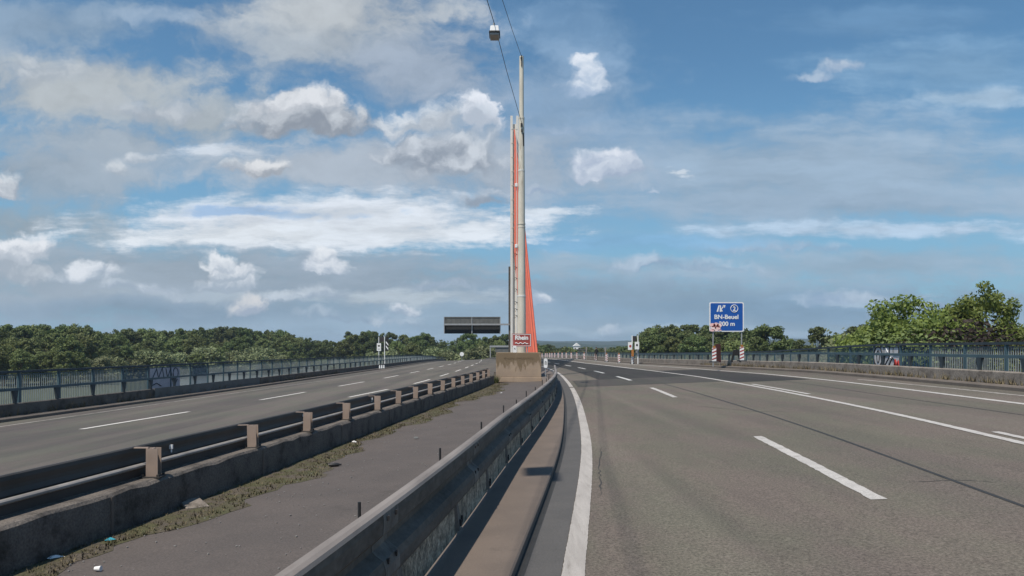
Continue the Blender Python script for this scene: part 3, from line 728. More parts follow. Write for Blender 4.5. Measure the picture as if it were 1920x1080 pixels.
# moss and dirt along the plinth foot, tufts
mm = MB(); rr = random.Random(11); vs = []; fs = []
ys = [-6+.22*i for i in range(int((XB+4)/.22))]
def mossw(y): return .66+.25*math.sin(y*.55+1)+.16*math.sin(y*2.1)+.07*math.sin(y*5.7)+(.35 if y > 30 else 0)
for y in ys:
    x = FL(y); w = mossw(y)+rr.uniform(-.06, .06)
    for i in range(7):
        t = i/6; xx = x+w*t; vs.append((xx, y, gz(xx, y)-.146+.05*(1-t)*(.5+.5*rr.random())*(1 if i else .7)))
for i in range(len(ys)-1):
    for k in range(6): fs.append((i*7+k, i*7+k+1, (i+1)*7+k+1, (i+1)*7+k))
mm.add(vs, fs); tag(mm.build('moss', M_MOSS), kind='stuff')
def tufts(name, n, fn, hmin, hmax, m, seed, wd=.012):
    rr = random.Random(seed); mb = MB()
    for _ in range(n):
        x, y, z = fn(rr); h = rr.uniform(hmin, hmax)
        for _b in range(3):
            a = rr.uniform(0, 6.28); l = rr.uniform(.2, .9)*h; w = wd*rr.uniform(.6, 1.4)
            ox, oy = math.cos(a), math.sin(a)
            mb.add([(x-oy*w, y+ox*w, z), (x+oy*w, y-ox*w, z), (x+ox*l, y+oy*l, z+h)], [(0, 1, 2)])
    return tag(mb.build(name, m), kind='stuff')
def f_moss(r):
    y = r.uniform(3, 44); x = FL(y)+mossw(y)*r.random()**1.3; return x, y, gz(x, y)-.14
tufts('grass', 5000, f_moss, .015, .06, M_MOSS, 5, .008)
tufts('dead_grass', 3600, f_moss, .015, .06, M_DRY, 6, .007)
def f_kl(r):
    y = r.uniform(18, 75); x = KL(y)-.5-.1*r.random(); return x, y, gz(x, y)+.13
def f_kr(r):
    y = r.uniform(16, 60); x = KR(y)+.3+.1*r.random(); return x, y, gz(x, y)+.13
tufts('weeds', 900, f_kl, .05, .4, M_DRY, 8, .014)
tufts('weeds', 700, f_kr, .05, .32, M_DRY, 9, .014)
def f_blk(r):
    y = XB-.1-r.random()*.5; x = r.uniform(-1.5, -.85); return x, y, gz(x, y)-.15
tufts('weeds', 120, f_blk, .1, .6, M_LEAFD, 10, .02)

# ------------------------------------------------------------------ side parapets, guard rails, railings
def seg_line(l_, off): return lambda y: l_(y)+off
def side(lbase, sgn, name_side, wh, beamT, outT, outoff, wallm, bars_to):
    wl = MB(); sweep(wl, lbase, [(sgn*.40, 0), (sgn*.40, wh-.03), (sgn*.43, wh), (sgn*.62, wh), (sgn*.65, wh-.03), (sgn*.65, 0)] if sgn > 0 else
                     [(sgn*.65, 0), (sgn*.65, wh-.03), (sgn*.62, wh), (sgn*.56, wh), (sgn*.53, wh-.03), (sgn*.53, 0)], YN, YF-1)
    w = wl.build('parapet_wall', wallm); tag(w, 'low grey-brown concrete parapet wall along the %s edge of the bridge road' % name_side, 'wall')
    y0 = 24.0; x0 = lbase(y0)+sgn*.55
    g = empty('edge_guardrail', (x0, y0, gz(x0, y0)+wh)); tag(g, 'blue guard rail on short wedge brackets along the %s bridge parapet' % name_side, 'guardrail')
    s_ = sgn*.55
    rel(sweep(MB(), lbase, [(s_-.04, beamT-.10), (s_+.04, beamT-.10), (s_+.04, beamT), (s_-.04, beamT)], YN, YF-1).build('beam', M_BLUE), g)
    y = 18.0; k = 0
    while y < 240 and k < 95:
        x = lbase(y)+s_; p = MB()
        h = beamT-.1-wh
        p.add([(-.04,-.05,0),(.04,-.05,0),(.04,.05,0),(-.04,.05,0),(-.05,-.14,h),(.05,-.14,h),(.05,.14,h),(-.05,.14,h)], [(3,2,1,0),(4,5,6,7),(0,1,5,4),(1,2,6,5),(2,3,7,6),(3,0,4,7)])
        o = p.build('post', M_BLUED); o.location = (x, y, gz(x, y)+wh); rel(o, g); y += 2.4 if y < 120 else 4.8; k += 1
    # outer balustrade
    x0 = lbase(y0)+outoff
    r_ = empty('bridge_railing', (x0, y0, gz(x0, y0)+.12)); tag(r_, 'blue-green bar railing with dark top rail along the outer %s edge of the bridge' % name_side, 'railing')
    ys_ = ysteps(14, YF-1)
    hr = MB(); vs = []; fs = []; prf = [(-.07, -.10), (.07, -.10), (.07, 0), (-.07, 0)]
    for yy in ys_:
        x = lbase(yy)+outoff
        for dx, dz in prf: vs.append((x+dx, yy, gz(x, yy)+outT(yy)+dz))
    for i in range(len(ys_)-1):
        for q in range(4): fs.append((i*4+q, i*4+(q+1) % 4, (i+1)*4+(q+1) % 4, (i+1)*4+q))
    hr.add(vs, fs); rel(hr.build('handrail', M_BLUED), r_)
    lo = MB(); sweep(lo, lbase, [(outoff-.03, .20), (outoff+.03, .20), (outoff+.03, .26), (outoff-.03, .26)], 14, YF-1); rel(lo.build('bottom_rail', M_BLUE), r_)
    up = MB(); vs = []; fs = []
    for yy in ys_:
        x = lbase(yy)+outoff
        for dx, dz in ((-.025, -.20), (.025, -.20), (.025, -.16), (-.025, -.16)): vs.append((x+dx, yy, gz(x, yy)+outT(yy)+dz))
    for i in range(len(ys_)-1):
        for q in range(4): fs.append((i*4+q, i*4+(q+1) % 4, (i+1)*4+(q+1) % 4, (i+1)*4+q))
    up.add(vs, fs); rel(up.build('upper_rail', M_BLUE), r_)
    y = 16.0; k = 0; SP = 2.6
    while y < 235 and k < 88:
        x = lbase(y)+outoff; ht = outT(y)
        o = MB().box((0, 0, ht/2+.06), (.10, .09, ht-.16)).build('post', M_BLUE); o.location = (x, y, gz(x, y)); rel(o, r_)
        p = MB(); nb = 20 if y < 60 else 14
        for i in range(1, nb):
            yy = y+SP*i/nb; xx = lbase(yy)+outoff
            p.box((xx-x, yy-y, gz(xx, yy)-gz(x, y)+(ht-.2+.26)/2), (.018, .032, ht-.2-.26))
        mt = M_BLUEB if bars_to(y) else M_BARS
        o = p.build('bar_panel', mt); o.location = (x, y, gz(x, y)); rel(o, r_)
        if bars_to(y): o['label'] = 'bars sprayed bright blue'
        y += SP; k += 1
    return w, r_
wl_, rl_ = side(KL, -1, 'left', .60, 1.16, lambda y: 1.80 if y < 80 else 1.8-.2*min(1, (y-80)/80), -3.2, M_PWALLL, lambda y: 38.5 < y < 42.1 or 45.5 < y < 47.5)
wr_, rr_ = side(KR, 1, 'right', .53, 1.05, lambda y: 1.42 if y < 36 else max(1.12, 1.42-.3*(y-36)/15), 2.2, M_PWALL, lambda y: 31.0 < y < 34.4 or 36.5 < y < 39.8)
pp = MB(); sweep(pp, KL, [(-.50, .14), (-.50, .62), (-.527, .62), (-.527, .14)], 37.5, 52)
o = pp.build('cover_plate', M_SIGNBACK); o.parent = wl_; tag(o, 'plain dark grey plate covering the wall face')

# spray paint on the railings
def spray(name, y0, y1, z0, z1, lbase, off, face, mat_fill, label, strokes, parent_mat):
    xm = lbase((y0+y1)/2)+off; ym = (y0+y1)/2
    g = MB(); N = 14; vs = []; fs = []
    for i in range(N+1):
        y = y0+(y1-y0)*i/N; x = lbase(y)+off
        for z in (z0+.04*math.sin(i*1.9), z1-.05*abs(math.sin(i*1.3))): vs += [(x-.012, y, gz(x, y)+z), (x+.012, y, gz(x, y)+z)]
    for i in range(N):
        a = i*4; b2 = a+4
        fs += [(a, b2, b2+2, a+2), (a+1, a+3, b2+3, b2+1), (a+2, b2+2, b2+3, a+3), (a, a+1, b2+1, b2)]
    g.add(vs, fs); base = g.build(name, mat_fill); tag(base, label, 'graffiti panel')
    for nm, m_, polys in strokes:
        s = MB()
        for pts, wdt in polys:
            P3 = []
            for t, h in pts:
                y = y0+(y1-y0)*t; x = lbase(y)+off+face*.02; P3.append((x, y, gz(x, y)+z0+(z1-z0)*h))
            s.tube(P3, wdt, 5)
        o = s.build(nm, m_); o.parent = base
    return base
def arc(cx, cy, rx, ry, a0, a1, n=14): return [(cx+rx*math.cos(R(a0+(a1-a0)*i/n)), cy+ry*math.sin(R(a0+(a1-a0)*i/n))) for i in range(n+1)]
spray('painted_railing_panel', 36.9, 34.2, .30, 1.30, KR, 2.2, -1, M_SILVER, 'railing section covered by big silver and red graffiti letters outlined in black', [
    ('lettering_outline', M_BLACK, [(arc(.2, .5, .16, .47, 0, 360, 24), .035), (arc(.2, .5, .05, .3, 0, 360, 16), .025), ([(.42, .95), (.42, .55), (.62, .55)], .03), ([(.62, .98), (.62, .5), (.45, .08)], .03), ([(.75, .95), (.75, .6), (.95, .58), (.95, .98)], .03), ([(.60, .08), (.72, .45), (.82, .3)], .035)]),
    ('lettering_red', M_RED, [([(.80, .05), (.84, .34), (.90, .05), (.94, .3), (.98, .08)], .06)]),
    ('lettering_white', M_WHITE, [([(.58, .2), (.66, .46)], .03), ([(.50, .9), (.55, .7)], .025)])], M_BLUE)
spray('painted_railing_panel', 42.2, 45.8, .35, 1.62, KL, -3.2, 1, M_LILAC, 'railing section with pale lilac graffiti letters near a blue stretch of bars', [
    ('lettering_outline', M_BLUED, [([(.08, .55), (.2, .95), (.26, .5), (.38, .98), (.44, .5)], .03), ([(.5, .95), (.56, .5), (.66, .95), (.72, .5)], .03), (arc(.84, .7, .09, .25, 0, 360), .03), ([(.05, .2), (.2, .3), (.35, .15)], .03), ([(.70, .45), (.80, .1), (.90, .42)], .03)])], M_BLUE)

# ------------------------------------------------------------------ pier block with mast, sign, cabinet
BX0, BX1 = (930-960)/FPX*XB, (1015-960)/FPX*XB
bz = gz(0.4, XB)-.15
blk = MB()
blk.box(((BX0+BX1)/2, XB+2.6, bz+.13+.0), (BX1-BX0+.1, 5.3, .30))
blk.box(((BX0+BX1)/2, XB+2.6, bz+.28+.755), (BX1-BX0, 5.2, 1.51))
ob = blk.build('pier_block', M_BLOCK, bevel=.03)
tag(ob, 'big stained tan concrete block standing between the carriageways, carrying mast and sign', 'concrete block')
TOPZ = bz+.28+1.51
gm = MB(); rr = random.Random(3)
for k in range(16):
    x = BX0+.5+k*.115; h = .10+.06*rr.random()
    gm.tube([(x, XB-.004, TOPZ-.42+.05*rr.uniform(-1, 1)), (x+.04*rr.uniform(-1, 1), XB-.004, TOPZ-.42+h), (x+.09, XB-.004, TOPZ-.40+.05*rr.uniform(-1, 1))], .012, 5)
o = gm.build('faded_graffiti', mat('old_spray', (0.13, 0.10, 0.06), (0.18, 0.13, 0.08), scale=8)); o.parent = ob

MX, MY = (977.8-960)/FPX*47.2, 47.2
def zpx(py, Y): return EYE+(HOR-py)*Y/FPX
mast = empty('lamp_mast', (MX, MY, TOPZ)); tag(mast, 'tall tapering grey concrete mast with ring joints rising from the block', 'mast')
segs = [(668, 555, .285, .262), (555, 425, .252, .232), (425, 320, .222, .205), (320, 222, .195, .178), (222, 106, .150, .135)]
for a, c, r0, r1 in segs:
    q = MB().tube([(0, 0, zpx(a, MY)-TOPZ), (0, 0, zpx(c, MY)-TOPZ)], [r0, r1], 20).build('shaft_section', M_MAST); q.parent = mast
for py, r0 in ((555, .275), (420, .245), (426, .245), (320, .215), (222, .19)):
    z = zpx(py, MY)-TOPZ; q = MB().tube([(0, 0, z-.05), (0, 0, z+.05)], r0, 20).build('ring_joint', M_PYLON if py in (555, 320) else M_MAST); q.parent = mast
z = zpx(108, MY)-TOPZ
q = MB().box((0, -.14, z-.25), (.05, .08, .7)).box((-.02, -.18, z-.1), (.09, .05, .12)).build('wire_clamp', M_DARKST); q.parent = mast
z = zpx(236, MY)-TOPZ
q = MB().box((0, -.2, z), (.12, .1, .2)).box((.02, -.2, z-.35), (.1, .1, .16)).tube([(.1, -.16, z-.5), (.13, -.14, z-1.3)], .05, 6).build('wire_clamp', M_DARKST); q.parent = mast
for py in (348, 462):
    z = zpx(py, MY)-TOPZ; q = MB().box((-.33, -.1, z), (.17, .2, .22)).build('sensor_box', M_WHITE, bevel=.02); q.parent = mast
for py in (475, 500, 520, 541, 565, 578, 590):
    z = zpx(py, MY)-TOPZ; q = MB().tube([(-.26, -.1, z-.1), (-.42, -.12, z), (-.40, -.12, z-.22)], .025, 5).build('cable_hook', M_DARKST); q.parent = mast
q = MB().tube([(-.31, -.08, .1), (-.31, -.08, zpx(250, MY)-TOPZ)], .018, 6).build('cable_conduit', M_PYLON); q.parent = mast

SY = XB+.55
sx0, sx1, sz0, sz1 = (960-960)/FPX*SY, (996-960)/FPX*SY, zpx(650, SY), zpx(625.5, SY)
sg = empty('river_sign', ((sx0+sx1)/2, SY, TOPZ)); tag(sg, 'brown-red sign reading Rhein with a wavy line, on the block before the mast', 'sign')
w_, h_ = sx1-sx0, sz1-sz0; zc = (sz0+sz1)/2-TOPZ
MB().box((0, 0, zc), (w_, .03, h_)).build('board', M_BROWN, sg)
fr = MB(); t = .03
for dx, dz, a, c in ((0, h_/2-.045, w_-.06, t), (0, -h_/2+.045, w_-.06, t), (-w_/2+.045, 0, t, h_-.12), (w_/2-.045, 0, t, h_-.12)): fr.box((dx, -.02, zc+dz), (a, .008, c))
fr.build('border', M_WHITE, sg)
le = MB(); text_into(le, 'Rhein', .36, 0, zc+.03, -.021, bold=.018); le.build('lettering', M_WHITE, sg)
wv = MB(); wv.tube([(-.40+.8*i/48, -.022, zc-.2+.035*math.sin(i/48*6.28*3)) for i in range(49)], .026, 6); wv.build('wave_symbol', M_WHITE, sg)
for s in (-.36, .36): MB().tube([(s, .05, 0), (s, .05, zc+h_/2-.05)], .03, 8).build('post', M_GALV, sg)
cb = empty('cabinet', ((965-960)/FPX*(XB+.35), XB+.35, TOPZ)); tag(cb, 'small white service box with a dark mark below the Rhein sign', 'cabinet')
MB().box((0, 0, .21), (.21, .2, .42)).build('housing', M_WHITE, cb, bevel=.01)
MB().box((.0, -.104, .26), (.06, .006, .05)).box((.02, -.104, .20), (.03, .006, .06)).build('mark', M_DARKST, cb)
# white marker board right of the block
mx, my = (1023-960)/FPX*44.5, 44.5
mk = empty('marker_board', (mx, my, gz(mx, my)-.15)); tag(mk, 'small white rounded marker board with two dark strokes beside the tan block', 'sign')
zb = zpx(690, my)-mk.location.z; zt = zpx(672, my)-mk.location.z; hw = .125
poly = [(hw*.9*math.cos(R(a))*1.0, (zb+zt)/2+math.copysign((zt-zb)/2-.1, math.sin(R(a)))+.1*math.sin(R(a))) for a in range(10, 361, 20)]
MB().prism(poly, -.012, .012).build('board', M_WHITE, mk)
MB().box((-.035, -.016, (zb+zt)/2), (.03, .006, .2)).box((.035, -.016, (zb+zt)/2), (.03, .006, .2)).box((0, -.016, (zb+zt)/2+.1), (.08, .006, .025)).build('strokes', M_BLACK, mk)
MB().tube([(0, .03, 0), (0, .03, zb+.1)], .025, 8).build('post', M_GALV, mk)

# ------------------------------------------------------------------ bridge pylon and stay cables
PYY = 112.0
px_, pz0 = (964.5-960)/FPX*PYY, gz(.4, PYY)-.2
pyl = empty('bridge_pylon', (px_, PYY, pz0)); tag(pyl, 'slender white steel bridge pylon standing behind the mast', 'pylon')
ptop = zpx(220, PYY)-pz0
for s in (-1, 1):
    q = MB(); q.box((s*.43, 0, ptop/2), (.34, 1.6, ptop)); q.build('column', M_PYLON, pyl)
MB().box((0, .25, ptop/2-.6), (.50, 1.0, ptop-1.0)).build('web', M_PYLON, pyl)
for k in range(9): MB().box((0, -.82, ptop-2.0-k*2.1), (.9, .04, .05)).build('ring_joint', M_MAST, pyl)
NC = 22
for k in range(NC):
    t = k/(NC-1)
    zt = zpx(247+ (470-247)*t, PYY); ya = 50.5+ (104-50.5)*t**1.15
    xa = (1006.5+(980-1006.5)*t**.9-960)/FPX*ya
    za = gz(xa, ya)+ (TOPZ-.15 if t < .02 else .15)
    cbn = MB().tube([(0, 0, 0), (px_-xa, PYY-.85-ya, zt-za)], .080 if t > .05 else .09, 8).build('stay_cable', M_CABLE)
    cbn.location = (xa, ya, za)
    tag(cbn, 'red stay cable of the fan running up to the white pylon', 'cable', 'red stay cables of the bridge')

# sign gantry behind the block, seen from the back
GY = 98.0
gx = (955.3-960)/FPX*GY; gz0 = gz(gx, GY)
gt = empty('sign_gantry', (gx, GY, gz0)); tag(gt, 'grey cantilever gantry mast holding two sign panels over the left carriageway, seen from behind', 'sign gantry')
MB().box((0, 0, (zpx(500, GY)-gz0)/2), (.26, .4, zpx(500, GY)-gz0)).build('mast', M_BARR, gt)
za = zpx(608.5, GY)-gz0; xl = (833-955.3)/FPX*GY; xr = (938-955.3)/FPX*GY
MB().box((xl/2, -.35, za), (-xl, .28, .22)).build('arm', M_GALV, gt)
zt_, zb_ = zpx(594, GY)-gz0, zpx(625.5, GY)-gz0
xm = (xl+xr)/2-.05
for a, c in ((xl, xm-.05), (xm+.05, xr)):
    pn = MB().box(((a+c)/2, 0, (za+zt_)/2+.05), (c-a, .05, zt_-za-.1)).build('sign_panel', M_SIGNBACK, gt)
    ri = MB()
    for k in range(6): ri.box((a+(c-a)*(k+.5)/6, -.05, (za+zt_)/2+.05), (.05, .05, zt_-za-.12))
    ri.box(((a+c)/2, -.05, zt_-.1), (c-a, .05, .06)); ri.build('rib', M_SIGNBACK, pn)
    lw = MB().box(((a+c)/2, .15, (za+zb_)/2-.05), (c-a, .05, za-zb_-.1)).build('lower_panel', M_SIGNBACKD, gt)
for x in (xl, xm, xr): MB().box((x, -.1, (zt_+zb_)/2), (.09, .12, zt_-zb_)).build('upright', M_GALV, gt)
# far gantry
FY = 230.0
fx = (940-960)/FPX*FY
fg = empty('sign_gantry', (fx, FY, gz(fx, FY))); tag(fg, 'far grey gantry beam over the road just left of the tan block', 'sign gantry')
z1, z2 = zpx(649.5, FY)-fg.location.z, zpx(660, FY)-fg.location.z
MB().box((0, 0, z1), (7.2, .4, .55)).build('beam', M_GALV, fg)
MB().box((.6, .1, (z1+z2)/2-.1), (5.0, .1, abs(z1-z2))).build('sign_panel', M_SIGNBACK, fg)
for x in (-3.4, 3.4): MB().box((x, 0, z1/2), (.3, .3, abs(z1))).build('leg', M_GALV, fg)

# ------------------------------------------------------------------ catenary lamps and wires
def lamp(x, y, z, label):
    r = empty('hanging_lamp', (x, y, z)); tag(r, label, 'street lamp')
    MB().box((0, 0, .0), (.40, .62, .26), taper=.86).build('housing', M_LAMPW, r, bevel=.03)
    MB().box((0, 0, -.155), (.47, .70, .05)).build('rim', M_DARKST, r)
    MB().box((0, 0, -.24), (.40, .62, .12), taper=1.0).build('diffuser', M_LAMPG, r, bevel=.03)
    MB().box((-.05, 0, .2), (.05, .3, .16)).box((.08, .1, .17), (.06, .06, .1)).build('hanger', M_GALV, r)
    return r
LY = 32.0; lx, lz = (927.5-960)/FPX*LY, zpx(58, LY)
lamp(lx, LY, lz, 'white box street lamp hanging from the wire high over the median')
l2x, l2y, l2z = -4.15, 3.9, 15.6
lamp(l2x, l2y, l2z, 'second white box street lamp on the wire straight above the viewer')
za_ = zpx(231, MY)
w1 = MB(); w1.tube([(MX, MY-.16, za_), ((950-960)/FPX*40, 40, zpx(133, 40)), (lx, LY, lz+.27), (-1.07, 29.0, 15.35+.4), (l2x, l2y, l2z+.3), (-6.9, -20, 16.6)], .016, 5)
o = w1.build('overhead_wire', M_DARKST); tag(o, 'lower dark overhead wire carrying the box lamp from the mast', 'wire')
w2 = MB(); w2.tube([(MX, MY-.16, zpx(108, MY)), ((961-960)/FPX*41, 41, zpx(58, 41)), ((942-960)/FPX*35.6, 35.6, zpx(0, 35.6)), (-4.2, 4, 19.4), (-6.6, -20, 21)], .014, 5)
o = w2.build('overhead_wire', M_DARKST); tag(o, 'upper dark overhead wire tied to the very top of the mast', 'wire')

# ------------------------------------------------------------------ blue exit sign
EY = 52.0
ex0, ex1 = (1330-960)/FPX*EY, (1394.5-960)/FPX*EY; ez1, ez0 = zpx(566.5, EY), zpx(622, EY)
exc = (ex0+ex1)/2; eg = gz(exc, EY)+.12
es = empty('exit_sign', (exc, EY, eg)); tag(es, 'blue motorway exit sign reading BN-Beuel on two grey posts, graffiti on its corner', 'sign')
w_, h_ = ex1-ex0, ez1-ez0; zc = (ez0+ez1)/2-eg
def rrect(w, h, r, n=5):
    out = []
    for cx, cz, a0 in ((w/2-r, h/2-r, 0), (-w/2+r, h/2-r, 90), (-w/2+r, -h/2+r, 180), (w/2-r, -h/2+r, 270)):
        for i in range(n+1): out.append((cx+r*math.cos(R(a0+90*i/n)), cz+r*math.sin(R(a0+90*i/n))))
    return out
MB().prism([(x, z+zc) for x, z in rrect(w_, h_, .12)], -.02, .02).build('border', M_WHITE, es)
MB().prism([(x, z+zc) for x, z in rrect(w_-.15, h_-.15, .08)], -.028, -.021).build('board', M_SBLUE, es)
Yl = -.033
for tx, sz, x, z, sx in (('BN-Beuel', .42, -.02, zc-.14, 1.04), ('200 m', .42, .02, zc-.62, 1.04), ('2', .42, .53, zc+.43, 1.0)):
    lt = MB(); text_into(lt, tx, sz, x, z, Yl, bold=.012, sx=sx); lt.build('lettering', M_WHITE, es)
rg = MB(); rg.tube([(.53+.25*math.cos(R(a)), Yl, zc+.58+.25*math.sin(R(a))) for a in range(0, 361, 12)], .026, 6, cap=False); rg.build('number_ring', M_WHITE, es)
ar = MB()
def qd(pts): ar.prism(pts, Yl-.003, Yl+.005)
ox, oz = -.46, zc+.36
qd([(ox-.24, oz), (ox-.13, oz), (ox-.02, oz+.45), (ox-.11, oz+.45)])      # left carriageway
qd([(ox-.03, oz), (ox+.08, oz), (ox+.06, oz+.45), (ox-.0, oz+.45)])
qd([(ox+.08, oz+.02), (ox+.19, oz+.02), (ox+.11, oz+.2), (ox+.06, oz+.2)])
qd([(ox+.06, oz+.2), (ox+.14, oz+.2), (ox+.30, oz+.38), (ox+.23, oz+.42)])
qd([(ox+.17, oz+.46), (ox+.38, oz+.46), (ox+.32, oz+.26)])
ar.build('exit_arrow', M_WHITE, es)
gf = MB(); rr = random.Random(6)
for dx, dz, a, c in ((-.98, .36, .2, .14), (-.74, .38, .18, .16), (-.52, .34, .17, .15), (-.92, .17, .2, .13), (-.62, .17, .2, .13), (-1.0, -.0, .18, .08), (-.74, .0, .16, .07), (-.45, .0, .1, .04)):
    gf.prism([(dx+a*math.cos(R(q)), zc-h_/2+.10+dz+c*math.sin(R(q))) for q in range(0, 360, 24)], -.047, -.036)
gf.build('graffiti', mat('spray_pink', (0.85, 0.72, 0.71), (0.8, 0.45, 0.43), scale=9, alb=1), es)
g2 = MB()
for cx, cz in ((-.86, .3), (-.62, .3)): g2.tube([(cx+.1*math.cos(R(a)), -.05, zc-h_/2+.12+cz+.07*math.sin(R(a))) for a in range(0, 331, 30)], .016, 5)
g2.build('graffiti_outline', M_RED, es)
for px in (1337.5, 1391): MB().tube([((px-960)/FPX*EY-exc, .06, 0), ((px-960)/FPX*EY-exc, .06, zc+h_/2-.1)], .045, 10).build('post', M_GALV, es)

# ------------------------------------------------------------------ warning beacons
def beacon_proto(name='warning_beacon'):
    r = empty(name, (0, 0, 0))
    MB().box((0, 0, .04), (.40, .75, .08), taper=.9).build('foot', M_BLACK, r)
    b0 = MB().box((0, 0, .56), (.25, .04, .94)).build('panel', M_WHITE, r)
    st = MB()
    for k in range(4):
        z = .16+k*.24; st.prism([(-.125, z), (.125, z+.12), (.125, min(1.02, z+.21)), (-.125, z+.09)], -.026, -.021)
    st.build('stripes', M_RED, b0)
    MB().box((0, 0, 1.10), (.14, .06, .15)).build('lamp', M_ORANGE, r)
    return r
bpos = [(1185.5, 681), (1160, 680), (1137, 677), (1116.5, 675.8), (1095, 674.2), (1081, 673.5), (1071, 672.8), (1062, 672.2), (1054, 671.7), (1046.5, 671.2), (1040, 670.8), (1034.5, 670.4), (1030.5, 670.2), (1026, 669.8), (1022.5, 669.6), (1016.5, 669.2)]
L_B = lambda y: L3(y)+.55
bp0 = beacon_proto(); used = False
ordn = ['first', 'second', 'third', 'fourth', 'fifth', 'sixth', 'seventh', 'eighth', 'ninth', 'tenth', 'eleventh', 'twelfth', 'thirteenth', 'fourteenth', 'fifteenth', 'sixteenth']
for i, (px, py) in enumerate(bpos):
    # depth from the row the panel stands on: where its sight line meets the shoulder
    best = min((abs((px-960)/FPX*y-L_B(y)), y) for y in np.arange(62, 215, .5))[1]
    x = L_B(best)
    o = bp0 if i == 0 else copy_tree(bp0)
    o.location = (x, best, gz(x, best)+.0); o.rotation_euler.z = .12*math.sin(i*4)
    tag(o, 'red and white striped beacon on the right shoulder, %s leftwards from the blue sign' % ordn[i], 'beacon', 'warning beacons along the right shoulder')
for i, (px, lab) in enumerate(((1339, 'left'), (1391, 'right'))):
    y = 47.5; x = (px-960)/FPX*y; o = copy_tree(bp0); o.location = (x, y, gz(x, y)+.55); o.scale = (1.05, 1.05, .9)
    tag(o, 'red and white beacon standing at the foot of the %s post of the blue sign' % lab, 'beacon', 'beacons below the blue sign')
y = 48.6; x = (1346-960)/FPX*y
dr = empty('folded_board', (x, y, gz(x, y)+.5)); tag(dr, 'dark red folded traffic board leaning beside the left post of the blue sign', 'board')
MB().box((0, 0, .62), (.42, .04, 1.2), taper=.8).build('panel', M_DRED, dr); MB().box((0, .2, .5), (.05, .3, .9), taper=.6).build('strut', M_DARKST, dr)
y = 48.0; x = (1380-960)/FPX*y
dk = empty('trestle', (x, y, gz(x, y)+.5)); tag(dk, 'dark A-shaped trestle on the parapet between the posts of the blue sign', 'trestle')
for s in (-1, 1):
    MB().add([(s*.28-.06,-.03,0),(s*.28+.06,-.03,0),(s*.28+.06,.03,0),(s*.28-.06,.03,0),(s*.12-.06,-.03,.72),(s*.12+.06,-.03,.72),(s*.12+.06,.03,.72),(s*.12-.06,.03,.72)], [(3,2,1,0),(4,5,6,7),(0,1,5,4),(1,2,6,5),(2,3,7,6),(3,0,4,7)]).build('leg', M_CLOTH, dk)
MB().box((0, 0, .62), (.36, .12, .38)).build('board', M_CLOTH, dk)

# ------------------------------------------------------------------ navigation boards at the bridge edges
def nav(x, y, zbase, label, stripe=True):
    r = empty('navigation_board', (x, y, zbase)); tag(r, label, 'navigation sign')
    return r
NY = 112.0
nx = (710.5-960)/FPX*NY; nz = gz(nx, NY)+.12
nv = nav(nx, NY, nz, 'white navigation board with a dark symbol on the left bridge edge, striped board beside it')
zz = lambda py: zpx(py, NY)-nz
MB().box((0, 0, (zz(643.5)+zz(658))/2), (.62, .05, zz(643.5)-zz(658))).build('board', M_WHITE, nv)
MB().prism([(.17*math.cos(R(a)), zz(648.5)+.13*math.sin(R(a))) for a in range(0, 360, 24)], -.034, -.028).box((0, -.03, zz(654.5)), (.3, .008, .07)).build('symbol', M_BLACK, nv)
MB().tube([(-.02, .06, -.2), (-.02, .06, zz(631.5))], .06, 8).build('pole', M_WHITE, nv)
MB().tube([(.84, .06, 0), (.84, .06, zz(631))], .07, 8).build('pole', M_WHITE, nv)
MB().box((.40, .2, (zz(632)+zz(641))/2), (.66, .4, zz(632)-zz(641))).build('lantern_box', mat('lantern_grey', (0.05, 0.043, 0.045), rough=.6), nv)
sb = MB().box((1.22, .03, (zz(631.5)+zz(658))/2), (.36, .05, zz(631.5)-zz(658))).build('striped_board', M_BLACK, nv)
st = MB()
for py in (648, 656):
    z = zz(py); st.prism([(1.04, z+.42), (1.04, z+.68), (1.40, z+.24), (1.40, z-.02)], -.004, .003)
st.build('stripes', M_WHITE, sb)
for k in range(3):
    x = (712+4*k-960)/FPX*78; y = 78; o = MB().tube([(0, 0, 0), (0, 0, .34)], [.09, .06], 8).build('bottle', M_WHITE); o.location = (x, y, gz(x, y)+.42)
    tag(o, 'small white bollard cap at the foot of the left railing, %s of three' % ordn[k], 'bollard', 'white caps below the left railing')
RY_ = 78.0
rx = (1186-960)/FPX*RY_; rz = gz(rx, RY_)+.12
nv = nav(rx, RY_, rz, 'white navigation boards on two white poles at the right bridge edge, left of the wood')
zz = lambda py: zpx(py, RY_)-rz
MB().box((.46, 0, (zz(641)+zz(655))/2), (.46, .05, zz(641)-zz(655))).build('board', M_WHITE, nv)
MB().prism([(.46+.11*math.cos(R(a)), zz(647)+.12*math.sin(R(a))) for a in range(0, 360, 24)], -.034, -.028).build('symbol', M_BLACK, nv)
b2 = MB().box((-.28, -.1, (zz(641.5)+zz(656))/2), (.42, .05, zz(641.5)-zz(656))).build('board', M_WHITE, nv)
MB().prism([(-.26+.12*math.cos(R(a)), zz(649)+.14*math.sin(R(a))) for a in range(0, 360, 24)], -.134, -.128).build('symbol', M_RED, b2)
for x, top in ((-.02, 629), (.58, 629)): MB().tube([(x, .08, -.2), (x, .08, zz(top))], .06, 8).build('pole', M_WHITE, nv)
MB().box((.22, .25, (zz(630)+zz(640))/2), (.36, .4, zz(630)-zz(640))).build('lantern_box', MATS['lantern_grey'], nv)
MB().box((-.02, -.1, zz(662)), (.24, .1, .7)).build('orange_post', M_ORANGE, nv)
MB().tube([(.46, .0, zz(657)), (.46, 0, zz(662))], [.2, .14], 10).build('lamp', M_GALV, nv)
